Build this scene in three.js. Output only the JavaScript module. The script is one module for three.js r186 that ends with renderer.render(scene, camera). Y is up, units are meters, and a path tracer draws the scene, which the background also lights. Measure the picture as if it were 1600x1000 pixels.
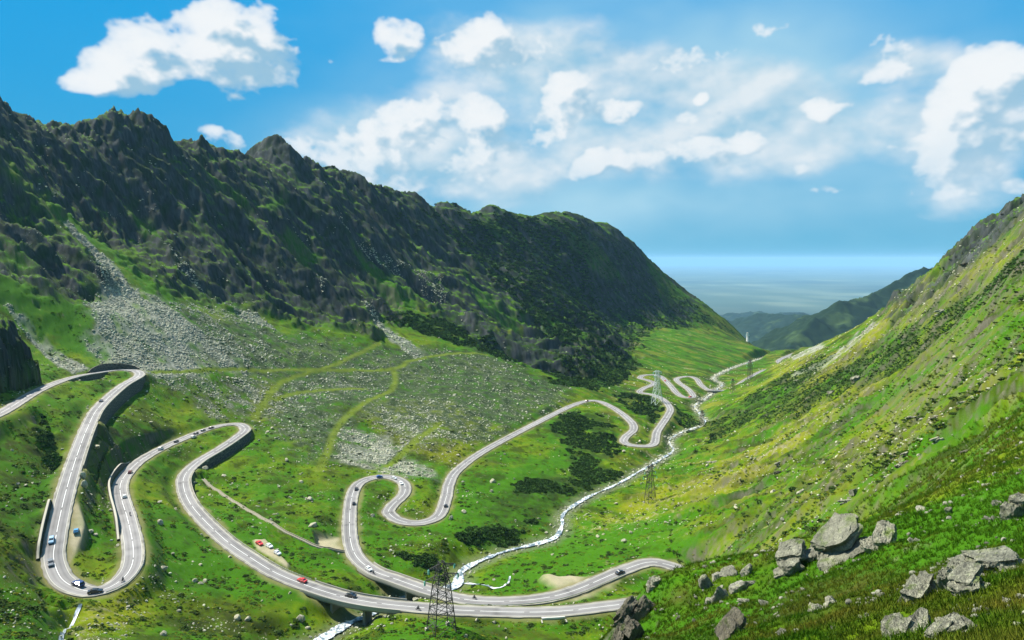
import * as THREE from 'three';
import { mergeGeometries, mergeVertices, toCreasedNormals } from 'three/addons/utils/BufferGeometryUtils.js';
import { MarchingCubes } from 'three/addons/objects/MarchingCubes.js';

// ---------------------------------------------------------------- camera, sun, exposure
const scene = new THREE.Scene();
const camera = new THREE.PerspectiveCamera(59.4, 1.6, 0.5, 150000);
camera.position.set(0, 0, 0);
camera.lookAt(0, 0, -100);
camera.setViewOffset(1600, 1190, 0, 190, 1600, 1000);          // level camera, lens shifted down
const renderer = new THREE.WebGLRenderer({ antialias: true });
renderer.toneMapping = THREE.LinearToneMapping;
renderer.toneMappingExposure = 2.4;
renderer.shadowMap.enabled = true;
const SUN = new THREE.Vector3(-0.58, 0.755, -0.31).normalize();
const sun = new THREE.DirectionalLight(new THREE.Color(1, 0.95, 0.86), 5);
sun.position.copy(SUN).multiplyScalar(3000);
sun.castShadow = true;
Object.assign(sun.shadow.camera, { left: -1600, right: 1600, top: 1600, bottom: -1600, near: 10, far: 6000 });
sun.shadow.mapSize.set(4096, 4096);
scene.add(sun, sun.target);
sun.target.position.set(0, 0, -700); sun.position.add(sun.target.position);

// ---------------------------------------------------------------- numbers and noise
function rng(seed) { let a = seed >>> 0; return () => { a = (a + 0x6D2B79F5) | 0; let t = Math.imul(a ^ (a >>> 15), 1 | a); t = (t + Math.imul(t ^ (t >>> 7), 61 | t)) ^ t; return ((t ^ (t >>> 14)) >>> 0) / 4294967296; }; }
const clamp = (x, a = 0, b = 1) => x < a ? a : x > b ? b : x;
const sstep = (a, b, x) => { const t = clamp((x - a) / (b - a)); return t * t * (3 - 2 * t); };
const mix = (a, b, t) => a + (b - a) * t;
const PERM = new Uint8Array(512), GX = new Float32Array(256), GY = new Float32Array(256), GZ = new Float32Array(256);
{ const r = rng(7), p = [...Array(256).keys()]; for (let i = 255; i > 0; i--) { const j = Math.floor(r() * (i + 1)); [p[i], p[j]] = [p[j], p[i]]; }
  for (let i = 0; i < 512; i++) PERM[i] = p[i & 255];
  for (let i = 0; i < 256; i++) { const a = r() * 6.2832, y = r() * 2 - 1, q = Math.sqrt(1 - y * y); GX[i] = Math.cos(a); GY[i] = Math.sin(a); GZ[i] = y; } }
function noise(x, y) {
  const xi = Math.floor(x), yi = Math.floor(y), fx = x - xi, fy = y - yi, X = xi & 255, Y = yi & 255;
  const u = fx * fx * fx * (fx * (fx * 6 - 15) + 10), v = fy * fy * fy * (fy * (fy * 6 - 15) + 10);
  const a = PERM[X] + Y, b = PERM[X + 1] + Y, h0 = PERM[a], h1 = PERM[b], h2 = PERM[a + 1], h3 = PERM[b + 1];
  const n0 = GX[h0] * fx + GY[h0] * fy, n1 = GX[h1] * (fx - 1) + GY[h1] * fy, n2 = GX[h2] * fx + GY[h2] * (fy - 1), n3 = GX[h3] * (fx - 1) + GY[h3] * (fy - 1);
  return 1.5 * ((n0 + (n1 - n0) * u) * (1 - v) + (n2 + (n3 - n2) * u) * v);
}
function noise3(x, y, z) {
  const xi = Math.floor(x), yi = Math.floor(y), zi = Math.floor(z), fx = x - xi, fy = y - yi, fz = z - zi, X = xi & 255, Y = yi & 255, Z = zi & 255;
  const u = fx * fx * (3 - 2 * fx), v = fy * fy * (3 - 2 * fy), w = fz * fz * (3 - 2 * fz);
  const g = (i, j, k) => { const h = PERM[PERM[PERM[X + i] + Y + j & 511] + Z + k & 511], q = Math.sqrt(1 - GZ[h] * GZ[h]); return GX[h] * q * (fx - i) + GY[h] * q * (fy - j) + GZ[h] * (fz - k); };
  return 1.6 * mix(mix(mix(g(0, 0, 0), g(1, 0, 0), u), mix(g(0, 1, 0), g(1, 1, 0), u), v), mix(mix(g(0, 0, 1), g(1, 0, 1), u), mix(g(0, 1, 1), g(1, 1, 1), u), v), w);
}
const fbm = (x, y, o = 4, g = 0.5) => { let s = 0, a = 1, t = 0; for (let i = 0; i < o; i++) { s += a * noise(x, y); t += a; a *= g; x = x * 2.03 + 17.3; y = y * 2.03 - 9.1; } return s / t; };
const ridged = (x, y, o = 4, g = 0.5) => { let s = 0, a = 1, t = 0; for (let i = 0; i < o; i++) { const n = 1 - Math.abs(noise(x, y)); s += a * n * n; t += a; a *= g; x = x * 2.07 + 5.3; y = y * 2.07 + 11.7; } return s / t; };
const fbm3 = (x, y, z, o = 5, g = 0.5) => { let s = 0, a = 1, t = 0; for (let i = 0; i < o; i++) { s += a * noise3(x, y, z); t += a; a *= g; x = x * 2.03 + 3.1; y = y * 2.03 + 7.7; z = z * 2.03 - 4.3; } return s / t; };

// ---------------------------------------------------------------- sky: air and clouds by direction (azimuth from the view axis and elevation, degrees)
{
  const CLOUDS = [[-30.32,13.94,3.91,2.07,20,0.95],[-26.06,16.1,5.22,2.84,10,1],[-21.46,16.41,3.43,3.68,0,0.9],[-32.72,12.51,2.03,0.81,35,0.8],[-23.34,18.72,2.39,1.43,0,0.8],[-9.79,18.54,1.85,2.67,-25,0.85],[-15.39,16.14,0.61,0.51,0,0.6],[-23.34,9.15,1.89,0.9,0,0.8],[-3.29,17.28,3.14,3.14,0,0.8],[1.1,17.8,3.66,2.88,0,0.65],[-9.79,10.96,5.85,2.66,20,0.8],[-14.0,8.99,4.74,2.11,0,0.75],[-3.02,12.16,2.41,1.88,0,0.95],[-6.02,8.41,5.94,2.43,0,0.6],[4.93,13.95,2.66,1.7,0,0.9],[8.72,12.81,1.85,1.48,0,0.85],[3.29,12.15,2.68,1.61,20,0.75],[7.1,8.12,3.24,0.97,15,0.9],[11.38,8.55,2.66,1.17,0,0.8],[15.03,8.95,3.14,1.47,0,0.85],[20.02,9.21,2.04,1.02,0,0.75],[16.05,13.47,0.82,0.62,0,0.8],[25.16,11.29,1.95,1.07,0,0.75],[29.08,14.34,2.79,1.16,25,0.6],[28.66,16.19,1.85,0.93,0,0.35],[36.08,12.88,2.6,2.38,0,1],[33.87,11.48,3.13,2.24,20,0.9],[32.33,8.07,2.76,2.76,-20,0.8],[32.72,4.84,1.84,1.29,0,0.75],[35.72,8.63,3.09,2.65,0,0.7],[37.14,5.02,1.09,0.79,0,0.8],[23.34,7.77,1.0,0.7,0,0.6],[18.55,11.06,2.04,0.92,0,0.5],[0.0,9.52,3.25,1.63,0,0.5],[10.85,16.02,6.22,1.56,0,0.33],[18.55,17.41,7.45,1.09,5,0.25],[-10.85,6.18,3.75,1.18,0,0.55],[25.16,5.45,2.47,0.4,0,0.5],[13.48,11.34,3.14,0.84,0,0.5]];
  const Wd = 4096, Hd = 2048, data = new Float32Array(Wd * Hd * 4), D2R = Math.PI / 180;
  // the same kinds of cloud go on round the whole sky: the groups in view are repeated at other bearings
  const all = [];
  for (const turn of [0, 83, 168, 249]) for (const c of CLOUDS) all.push([c[0] + turn, c[1] + (turn ? 2 : 0), c[2], c[3], c[4], c[5], turn]);
  const r = rng(31);
  for (let i = 0; i < 70; i++) all.push([r() * 360, 30 + r() * 55, 6 + r() * 9, 3 + r() * 3, r() * 40 - 20, 0.5 + r() * 0.4, 1]);
  const VEILS = [[12, 14, 24, 9], [24, 9, 16, 6], [-8, 9, 12, 5], [12, 5, 26, 3.5]];
  const env2 = (az, el) => { let s = 0; for (const t of [0, 83, 168, 249]) for (const v of VEILS) { let da = az - v[0] - t; da -= 360 * Math.round(da / 360); const p = da / v[2], q = (el - v[1]) / v[3], g = Math.exp(-(p * p + q * q)); if (g > s) s = g; } return s; };
  const BANKS = [[-3.02,17.03,6.29,3.93],[3.29,17.28,6.28,3.14],[-9.79,9.91,9.6,4.53],[5.48,11.6,9.11,4.29],[15.54,8.92,11.5,3.14],[25.16,10.09,6.36,3.43],[33.87,9.27,5.4,5.4],[12.44,14.94,11.92,2.85],[-2.2,7.37,11.43,2.99],[30.73,14.55,3.66,1.83],[20.02,12.94,8.05,3.02]];
  const bank = (az, el) => { let e = 1; for (const t of [0, 83, 168, 249]) for (const c of BANKS) { let da = az - c[0] - t; da -= 360 * Math.round(da / 360); const p = da / c[2], q = (el - c[1]) / c[3], v = 1 - 0.7 * (p * p + q * q); if (v > 0) e *= 1 - 0.8 * v; } return 1 - e; };
  const toSun = { az: Math.atan2(SUN.x, -SUN.z) / D2R, el: Math.asin(SUN.y) / D2R };
  const env = (az, el) => {
    let e = 1;
    for (const c of all) {
      let da = az - c[0]; da -= 360 * Math.round(da / 360); da *= Math.cos(el * D2R);
      const de = el - c[1]; if (Math.abs(da) > c[7] || Math.abs(de) > c[7]) continue;
      const p = (da * c[8] + de * c[9]) / c[2], q = (-da * c[9] + de * c[8]) / c[3], v = 1 - 0.62 * (p * p + q * q);
      if (v > 0) e *= 1 - Math.min(0.97, c[5] * v);
    }
    return 1 - e;
  };
  for (const c of all) { c[7] = Math.max(c[2], c[3]) * 1.3; c[8] = Math.cos(c[4] * D2R); c[9] = Math.sin(c[4] * D2R); }
  const dens = (az, el, o) => {
    const dx = Math.sin(az * D2R) * Math.cos(el * D2R), dy = Math.sin(el * D2R), dz = -Math.cos(az * D2R) * Math.cos(el * D2R);
    const w = noise3(dx * 11, dy * 13, dz * 11) * 1.3, w2 = noise3(dx * 11 + 40, dy * 13, dz * 11) * 1.1;
    const e = env(az + w, el + w2);
    if (e <= 0.01) return 0;
    const n = fbm3(dx * 15, dy * 21, dz * 15, o, 0.55), b = (Math.abs(noise3(dx * 24 + 9, dy * 32, dz * 24)) + 0.5 * Math.abs(noise3(dx * 55 + 9, dy * 75, dz * 55)) + 0.25 * Math.abs(noise3(dx * 120, dy * 160, dz * 120))) / 1.75;
    return e * 1.2 + n * 1.0 - b * 0.8 - 0.34;
  };
  const X = renderer.toneMappingExposure;
  for (let row = 0; row < Hd; row++) {
    const el = ((row + 0.5) / Hd - 0.5) * 180;
    for (let col = 0; col < Wd; col++) {
      const k = (row * Wd + col) * 4;
      const round = ((col + 0.5) / Wd - 0.5) * 2 * Math.PI;                    // x = cos, z = sin
      const az = Math.atan2(Math.cos(round), -Math.sin(round)) / D2R;
      const e = Math.max(el, 0), h = 1 - Math.exp(-e / 10);
      // clear air: pale cyan low down, deep blue above
      let R = mix(0.13, 0.003, Math.pow(h, 0.6)), G = mix(0.44, 0.355, Math.pow(h, 0.9)), B = mix(0.62, 0.80, h);
      if (el > -1 && el < 89.5) {
        const sx = Math.sin(az * D2R), cx = Math.cos(az * D2R), vn = fbm3(sx * 4, el * 0.13, cx * 4, 4), field = env2(az, el);
        const veil = clamp(field * (0.65 + vn * 1.1));
        R = mix(R, 0.42, veil * 0.9); G = mix(G, 0.69, veil * 0.9); B = mix(B, 0.84, veil * 0.9);
        const dx = Math.sin(az * D2R) * Math.cos(el * D2R), dy = Math.sin(el * D2R), dz = -Math.cos(az * D2R) * Math.cos(el * D2R), be = bank(az + vn * 2, el + vn);
        if (be > 0.02) {
          const n = fbm3(dx * 8, dy * 14, dz * 8, 6, 0.56), q = be * 1.3 + n * 0.85 - 0.2;
          if (q > 0) { const a = sstep(0, 1.0, q) * 0.9, c = clamp(0.5 + 1.3 * (n - fbm3(dx * 8 - 0.12, dy * 14 + 0.3, dz * 8, 4, 0.56)) + 0.25 * n); R = mix(R, mix(0.36, 0.80, c), a); G = mix(G, mix(0.60, 0.86, c), a); B = mix(B, mix(0.76, 0.90, c), a); }
        }
        const d = dens(az, el, 7);
        if (d > 0) {
          const low = sstep(1, 13, el), a = (1 - Math.exp(-d * 5.5)) * mix(0.55, 1, low), lit = dens(az + clamp(toSun.az - az, -1.5, 1.5), el + 1.3, 3);
          const c = clamp(0.60 + (d - lit) * 2.2 - Math.max(0, d - 0.3) * 0.45);
          R = mix(R, mix(0.34, 0.90, c), a); G = mix(G, mix(0.56, 0.93, c), a); B = mix(B, mix(0.72, 0.95, c), a);
        }
      }
      data[k] = R / X; data[k + 1] = G / X; data[k + 2] = B / X; data[k + 3] = 1;
    }
  }
  const t = new THREE.DataTexture(data, Wd, Hd, THREE.RGBAFormat, THREE.FloatType);
  t.mapping = THREE.EquirectangularReflectionMapping; t.magFilter = THREE.LinearFilter; t.minFilter = THREE.LinearFilter; t.needsUpdate = true;
  scene.background = t; scene.environment = t;
}
const SURVEY = [[-134.2,-99.8,-175,6],[-126.5,-115.8,-203,6],[-108.3,-128.9,-226,6],[-92.8,-138.1,-242,6],[-26,-138.1,-247,6],[0,-140.3,-246,6],[36,-142.6,-250,6],[-164.9,-102,-215,6],[-205.6,-101.5,-268,6],[-251.6,-92.8,-328,6],[-218.6,-102.1,-300,6],[-174.9,-102.4,-240,6],[-174.7,-116.9,-268,6],[-231.8,-105.2,-372,6],[-270,-115.4,-512,6],[-176.7,-126.9,-335,6],[-133.3,-131.9,-278,6],[-100.9,-137.4,-263,6],[-110.8,-141.8,-340,6],[-100.6,-143.1,-328,6],[-124.8,-140.9,-372,6],[-164.4,-138.6,-490,6],[-209.5,-129.6,-575,6],[-60.1,-148.5,-348,6],[-33.7,-150.2,-352,6],[0,-156.9,-425,6],[53.7,-163.8,-560,6],[9.8,-158.9,-510,6],[-14.8,-153.2,-385,6],[-83,-148.1,-412,6],[-56.1,-150.3,-418,6],[-233.2,-119.7,-640,6],[-135.2,-131.8,-705,6],[-153.4,-107.4,-800,6],[-61.4,-144.2,-640,6],[0,-142.1,-760,6],[-17.3,-120.8,-900,6],[-158.4,-138.6,-590,6],[-119.7,-147.1,-520,6],[61.4,-149.6,-800,6],[79.6,-157.2,-415,6],[66.2,-147.2,-345,6],[39.9,-145.7,-320,6],[147.7,-173.5,-770,6],[138.1,-168.3,-900,6],[214.8,-166.4,-1120,6],[343.6,-171.8,-1280,6],[449.7,-183.7,-1340,6],[386.6,-158.8,-1440,6],[508.5,-187,-1560,6],[575.8,-206.7,-1540,6],[-337.5,-82.3,-440,6],[-329.8,-78.6,-400,6],[-284.8,-68,-330,6],[-347,-78.9,-470,6],[276.5,-161.3,-790,6],[254.3,-164.5,-780,6],[318.3,-148.8,-830,6],[407.5,-160.1,-1000,6],[509.1,-170.8,-1180,6],[-365.8,-81,-545,6],[-385.9,-68.9,-575,6],[-460.2,-14.4,-600,6],[-419.5,-24,-625,6],[-373.9,-54.7,-600,6],[-405,-39.9,-640,6],[-452.2,3.1,-655,6],[-489.5,36.4,-690,6],[-548.4,72,-715,6],[-582.9,120.2,-760,6],[-637.6,104,-700,6],[-510.1,-13.4,-560,6],[-509.4,44.3,-770,6],[-420.1,-16.5,-690,6],[-358.6,-48.9,-680,6],[-443,3.7,-770,6],[-299.6,-86.9,-625,6],[-260.8,-101.1,-680,6],[-339.6,-55.4,-770,6],[-397.9,4,-830,6],[-506.2,88.6,-880,6],[-436.2,65.4,-910,6],[-295.3,-38,-880,6],[-325.5,23.3,-970,6],[-220.5,-57.3,-920,6],[-274.4,25.4,-1060,6],[-179.5,-44.9,-1040,6],[-103.5,-67.3,-1080,6],[-121.8,6.1,-1270,6],[-135,-97,-880,6],[-191,-91.5,-830,6],[-218.6,-98.4,-760,6],[64.7,-58.2,-1350,6],[50.8,-137.2,-1060,6],[95.9,-148.6,-1000,6],[207.1,-131.2,-1440,6],[306.8,-99.7,-1600,6],[0,-102.9,-1130,6],[-54.5,6.8,-1420,6],[149.6,7.5,-1560,6],[372.8,-132,-1620,6],[-865.8,210.3,-860,6],[-750.9,196.3,-890,6],[-690.3,204.5,-900,6],[-666.7,195.6,-915,6],[-633.1,184.6,-930,6],[-592,195.8,-950,6],[-547.7,193.6,-985,6],[-518.3,179,-1020,6],[-476.3,167.7,-1080,6],[-466.1,162.8,-1110,6],[-441,190.7,-1150,6],[-399.3,192.8,-1190,6],[-353.8,173.4,-1230,6],[-296.8,144.7,-1290,6],[-258.9,128.1,-1350,6],[-219.4,135.7,-1430,6],[-172.6,122.2,-1500,6],[-140.3,129.9,-1540,6],[-97.8,112.9,-1570,6],[-46,124.3,-1600,6],[32.2,104.7,-1680,6],[134.2,115.8,-1750,6],[276.1,84.6,-1800,6],[347.1,26,-1810,6],[431.4,-60.4,-1800,6],[512,-124.6,-1780,6],[578.9,-179.5,-1750,6],[603.1,-211.9,-1700,6],[91.5,-129.6,-318,6],[85.7,-132.9,-298,6],[116.5,-137.8,-405,6],[167.8,-141.4,-500,6],[231.5,-155.5,-690,6],[132.3,-117.4,-345,6],[174.5,-128.7,-455,6],[226.3,-132.9,-590,6],[276.1,-134.6,-720,6],[345.2,-146.7,-900,6],[438.7,-154.6,-1040,6],[109.3,-107.9,-285,6],[78.6,-87.5,-205,6],[86.3,-68.2,-180,6],[119.8,-82.7,-250,6],[155.8,-91.9,-325,6],[191.8,-94,-400,6],[239.7,-93.5,-500,6],[330.8,-102.5,-690,6],[497,-136.7,-1080,6],[535.8,-175.3,-1270,6],[472.6,-102.5,-930,6],[81.7,-48.3,-142,6],[123.7,-60.8,-215,6],[169.7,-69.3,-295,6],[221.5,-72,-385,6],[299.1,-67.3,-520,6],[396.9,-56.2,-690,6],[434.9,-73.8,-810,6],[423.4,-45.5,-730,6],[398.8,-20.6,-650,6],[385.7,-5.2,-605,6],[362.4,9.8,-540,6],[338,17.1,-470,6],[314.5,24,-410,6],[284.8,34.5,-330,6],[80.5,-38.5,-120,6],[100.7,-42.4,-150,6],[171.1,-47.7,-255,6],[261.7,-35.5,-390,6],[315.4,-11.3,-470,6],[84.4,-25.8,-110,0.4],[118.9,-29,-155,6],[191.8,-22.8,-250,6],[253.1,1.6,-330,6],[109.3,-22.4,-120,6],[200.4,-9.5,-220,6],[13,-40.1,-76,0.4],[14,-39.1,-77,0.4],[15.7,-38.1,-78,0.4],[17.8,-37.5,-79,0.4],[21.1,-37.2,-80,0.4],[24.5,-36.7,-80,0.4],[29.9,-35.1,-78,0.4],[36.9,-30.3,-74,0.4],[44.9,-25.3,-72,0.4],[53.7,-20.1,-70,0.4],[60.1,-14.9,-66,0.4],[10.5,-31.4,-55,0.4],[10.9,-45.9,-76,0.4],[4.8,-30.9,-50,0.4],[6,-26.4,-42,0.4],[7.7,-60.9,-100,0.4],[17.8,-31.8,-62,0.4],[13.9,-35.1,-66,0.4],[11.5,-17.1,-30,0.4],[19.9,-26.2,-52,0.4],[23.9,-22.8,-48,0.4],[11,-13.1,-23,0.4],[28.7,-19.6,-46,0.4],[17.4,-13.8,-28,0.4],[10.7,-9.1,-16,0.4],[33,-16.3,-43,0.4],[19.9,-11.8,-26,0.4],[10,-7.4,-13,0.4],[23.7,-11.1,-26,0.4],[9.1,-5.7,-10,0.4],[0,-2.2,0,0.4],[6,-2.5,-1,0.4],[-6,-6,-2,0.4],[2,-5,-6,0.4],[8,-4.6,-7,0.4],[-10,-14,-14,0.4],[0,-14,-20,0.4],[-10,-26,-40,0.4],[0,-57,-85,0.4],[-30,-55,-85,0.4],[-60,-90,-150,6],[-20,-80,-130,6],[20,-85,-140,6],[40,-70,-120,6],[60,-110,-210,6],[-60,-125,-215,6],[-100,-85,-120,6],[-160,-92,-170,6],[0,-122,-205,6],[-150,-75,-60,0.4],[60,5,-10,0.4],[100,20,-60,0.4],[40,2,20,0.4],[-60,-60,40,0.4],[-1050,60,-1150,6],[-760,40,-1250,6],[-500,20,-1450,6],[-250,-20,-1650,6],[0,-40,-1900,6],[150,-60,-2050,6],[300,-120,-2150,6],[450,-280,-2200,6],[560,-330,-2000,6],[620,-300,-1850,6],[650,-250,-1650,6],[700,-330,-1900,6],[800,-480,-2300,6],[500,-480,-2600,6],[0,-350,-2700,6],[-1000,-150,-2400,6],[-2200,-100,-2500,6],[1100,-520,-2600,6],[1700,-480,-2600,6],[2400,-200,-2500,6],[760,-40,-850,6],[640,40,-600,6],[560,60,-480,6],[480,110,-300,6],[1000,-150,-1200,6],[900,-260,-1550,6],[1300,-100,-1500,6],[1500,100,-800,6],[-1300,150,-800,6],[-1300,200,-1100,6],[300,120,-100,0.4],[-272.3,-80,-355,30],[-305.1,-84.5,-430,30],[-324.2,-87.9,-490,30],[-327.2,-89.6,-525,30],[-325.5,-91.6,-552,30],[-313.4,-93.3,-556,30],[-301.8,-94.7,-540,30],[-291.3,-96,-498,30],[-267.2,-94,-432,30],[-246.3,-95.6,-388,30],[-224.3,-99.2,-345,30],[-204.9,-103.4,-308,30],[-192.6,-107.9,-285,30],[-181.4,-113.1,-265,30],[-175.7,-116.6,-256,30],[-166,-118.6,-246,30],[-156.7,-119.7,-241,30],[-149.6,-119.9,-240,30],[-145.8,-120.3,-246,30],[-147.8,-119.2,-259,30],[-157.8,-118.6,-278,30],[-178.1,-120,-309,30],[-195.3,-120.1,-334,30],[-208.9,-120.1,-356,30],[-218.8,-121,-379,30],[-227.4,-122.7,-409,30],[-231.5,-125.3,-443,30],[-231.4,-126.9,-478,30],[-228.5,-128.3,-507,30],[-222.3,-129.4,-521,30],[-213.1,-129.9,-523,30],[-203.5,-129.8,-509,30],[-201.7,-130.3,-487,30],[-202.4,-131.1,-459,30],[-204.4,-131.8,-435,30],[-201.5,-132.7,-412,30],[-192.3,-133.1,-391,30],[-172.4,-134.3,-361,30],[-139.4,-135.3,-323,30],[-115.4,-136.2,-301,30],[-99.8,-136.9,-289,30],[-80,-137.8,-278,30],[-62.4,-138.5,-271,30],[-41,-139,-267,30],[-12.7,-139.5,-264.5,30],[15.2,-139.7,-265,30],[39,-140.3,-271,30],[55.8,-141.6,-277,30],[69.1,-142.9,-286,30],[77.5,-143.2,-297,30],[76.9,-141.7,-306,30],[70.3,-141.8,-312,30],[63,-141.9,-313,30],[48.1,-142.2,-304,30],[24.8,-143.1,-287,30],[5.4,-143.6,-281,30],[-16.2,-144.1,-282,30],[-33.4,-144.6,-290,30],[-52.3,-145.3,-303,30],[-66.2,-146,-314,30],[-79.1,-146.3,-334,30],[-90.1,-147.2,-370,30],[-100.3,-147.8,-420,30],[-100.1,-148.4,-446,30],[-87.8,-148.9,-458,30],[-74,-149.4,-449,30],[-69.1,-150.1,-429,30],[-73.5,-150.6,-408,30],[-73.3,-151.5,-398,30],[-65.1,-151.8,-388,30],[-53.7,-152.1,-386,30],[-43.9,-153,-398,30],[-42.5,-153.8,-430,30],[-43.2,-154.4,-460,30],[-39.7,-155,-493,30],[-21.1,-156.3,-549,30],[24.7,-157.7,-645,30],[68.6,-158.9,-730,30],[94.1,-160,-755,30],[109.7,-161,-724,30],[118.8,-162.5,-670,30],[116.6,-162.6,-640,30],[105.5,-164.7,-618,30],[101.2,-164.8,-603,30],[108.2,-165.7,-594,30],[126.6,-166.3,-600,30],[141.5,-167.6,-650,30],[167.3,-168.7,-718,30],[179.3,-169.1,-757,30],[183.1,-170,-806,30],[176.8,-170.3,-838,30],[163.8,-170.3,-854,30],[173,-170.4,-880,30],[195.2,-170.6,-917,30],[191.9,-171.1,-944,30],[185,-171.2,-965,30],[197.8,-172.1,-992,30],[218.3,-172.8,-990,30],[218.5,-173.9,-930,30],[215.1,-174.1,-873,30],[218.4,-175.2,-850,30],[231.4,-175.8,-853,30],[239,-176.6,-903,30],[239.3,-176.7,-960,30],[245.4,-176.9,-992,30],[266.8,-177.6,-1012,30],[274.7,-178.4,-995,30],[268.5,-178.7,-946,30],[271.7,-178.8,-914,30],[300.6,-179.4,-922,30],[349.3,-180.8,-998,30],[404.6,-181.5,-1082,30],[448.8,-182.8,-1128,30],[467.3,-182.7,-1155,30],[479.8,-183.4,-1203,30],[514.6,-184.8,-1260,30],[602.5,-186.8,-1372,30],[-77.8,-141.7,-246,20],[-72.5,-141.8,-252,20],[-65.3,-143.6,-267,20],[-59.5,-145.4,-276,20],[-55.2,-147.6,-288,20],[-46.3,-150.5,-302,20],[-32.8,-152.1,-311,20],[-26.1,-152,-317,20],[-25.5,-154,-333,20],[-18.2,-155.1,-346,20],[-3.5,-156.4,-362,20],[14.3,-156.9,-373,20],[25,-157.9,-384,20],[30.1,-158.5,-402,20],[33.4,-159.5,-425,20],[52.9,-161.7,-460,20],[78,-163.9,-493,20],[101.6,-166.2,-530,20],[128.9,-168.5,-572,20],[145,-169.4,-600,20],[149.4,-171.1,-636,20],[168.3,-172.6,-670,20],[189.9,-173.7,-695,20],[208,-174.9,-716,20],[216.9,-176.1,-772,20],[224.9,-177.8,-820,20],[255.9,-178.9,-875,20],[283.5,-180.4,-930,20],[309.1,-182.3,-983,20],[315.6,-183.9,-1045,20],[374.3,-189,-1155,20],[463.8,-195.2,-1290,20],[573,-201.5,-1440,20]]; // surveyed ground points: x, y, z in metres, smoothing
const ROAD = [[-262.2,-80.2,-318],[-272.3,-82,-355],[-305.1,-84.4,-430],[-324.2,-87.1,-490],[-327.2,-89.4,-525],[-325.5,-91.4,-552],[-313.4,-93.1,-556],[-301.8,-94.3,-540],[-291.3,-94.9,-498],[-267.2,-95.5,-432],[-246.3,-97,-388],[-224.3,-99.8,-345],[-204.9,-103.7,-308],[-192.6,-108,-285],[-181.4,-112.2,-265],[-175.7,-115.6,-256],[-166,-117.9,-246],[-156.7,-119.1,-241],[-149.6,-119.7,-240],[-145.8,-119.7,-246],[-147.8,-119.5,-259],[-157.8,-119.4,-278],[-178.1,-119.6,-309],[-195.3,-120.1,-334],[-208.9,-120.6,-356],[-218.8,-121.6,-379],[-227.4,-123.1,-409],[-231.5,-124.9,-443],[-231.4,-126.7,-478],[-228.5,-128,-507],[-222.3,-129,-521],[-213.1,-129.6,-523],[-203.5,-130,-509],[-201.7,-130.5,-487],[-202.4,-131.1,-459],[-204.4,-131.8,-435],[-201.5,-132.6,-412],[-192.3,-133.4,-391],[-172.4,-134.3,-361],[-139.4,-135.2,-323],[-115.4,-136.1,-301],[-99.8,-136.9,-289],[-80,-137.7,-278],[-62.4,-138.4,-271],[-41,-138.9,-267],[-12.7,-139.4,-264.5],[15.2,-139.9,-265],[39,-140.7,-271],[55.8,-141.5,-277],[69.1,-142.2,-286],[77.5,-142.4,-297],[76.9,-142.2,-306],[70.3,-142,-312],[63,-142.1,-313],[48.1,-142.5,-304],[24.8,-143,-287],[5.4,-143.6,-281],[-16.2,-144.1,-282],[-33.4,-144.7,-290],[-52.3,-145.3,-303],[-66.2,-145.9,-314],[-79.1,-146.5,-334],[-90.1,-147.1,-370],[-100.3,-147.8,-420],[-100.1,-148.3,-446],[-87.8,-148.9,-458],[-74,-149.5,-449],[-69.1,-150.1,-429],[-73.5,-150.7,-408],[-73.3,-151.3,-398],[-65.1,-151.8,-388],[-53.7,-152.4,-386],[-43.9,-153,-398],[-42.5,-153.7,-430],[-43.2,-154.5,-460],[-39.7,-155.3,-493],[-21.1,-156.4,-549],[24.7,-157.6,-645],[68.6,-158.8,-730],[94.1,-160,-755],[109.7,-161.1,-724],[118.8,-162.1,-670],[116.6,-163.1,-640],[105.5,-164.1,-618],[101.2,-164.9,-603],[108.2,-165.7,-594],[126.6,-166.6,-600],[141.5,-167.5,-650],[167.3,-168.4,-718],[179.3,-169.2,-757],[183.1,-169.7,-806],[176.8,-170.1,-838],[163.8,-170.3,-854],[173,-170.5,-880],[195.2,-170.7,-917],[191.9,-171,-944],[185,-171.5,-965],[197.8,-172.1,-992],[218.3,-172.9,-990],[218.5,-173.6,-930],[215.1,-174.4,-873],[218.4,-175.1,-850],[231.4,-175.8,-853],[239,-176.3,-903],[239.3,-176.7,-960],[245.4,-177.1,-992],[266.8,-177.6,-1012],[274.7,-178.2,-995],[268.5,-178.6,-946],[271.7,-179.1,-914],[300.6,-179.8,-922],[349.3,-180.7,-998],[404.6,-181.6,-1082],[448.8,-182.3,-1128],[467.3,-183,-1155],[479.8,-183.9,-1203],[514.6,-185.1,-1260],[602.5,-186.4,-1372],[676.5,-187.8,-1440]];
const STREAM = [[-77.8,-143.2,-246],[-72.5,-143.3,-252],[-65.3,-145.1,-267],[-59.5,-146.9,-276],[-55.2,-149.1,-288],[-46.3,-152,-302],[-32.8,-153.6,-311],[-26.1,-153.5,-317],[-25.5,-155.5,-333],[-18.2,-156.6,-346],[-3.5,-157.9,-362],[14.3,-158.4,-373],[25,-159.4,-384],[30.1,-160,-402],[33.4,-161,-425],[52.9,-163.2,-460],[78,-165.4,-493],[101.6,-167.7,-530],[128.9,-170,-572],[145,-170.9,-600],[149.4,-172.6,-636],[168.3,-174.1,-670],[189.9,-175.2,-695],[208,-176.4,-716],[216.9,-177.6,-772],[224.9,-179.3,-820],[255.9,-180.4,-875],[283.5,-181.9,-930],[309.1,-183.8,-983],[315.6,-185.4,-1045],[374.3,-190.5,-1155],[463.8,-196.7,-1290],[573,-203,-1440]];
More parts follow.
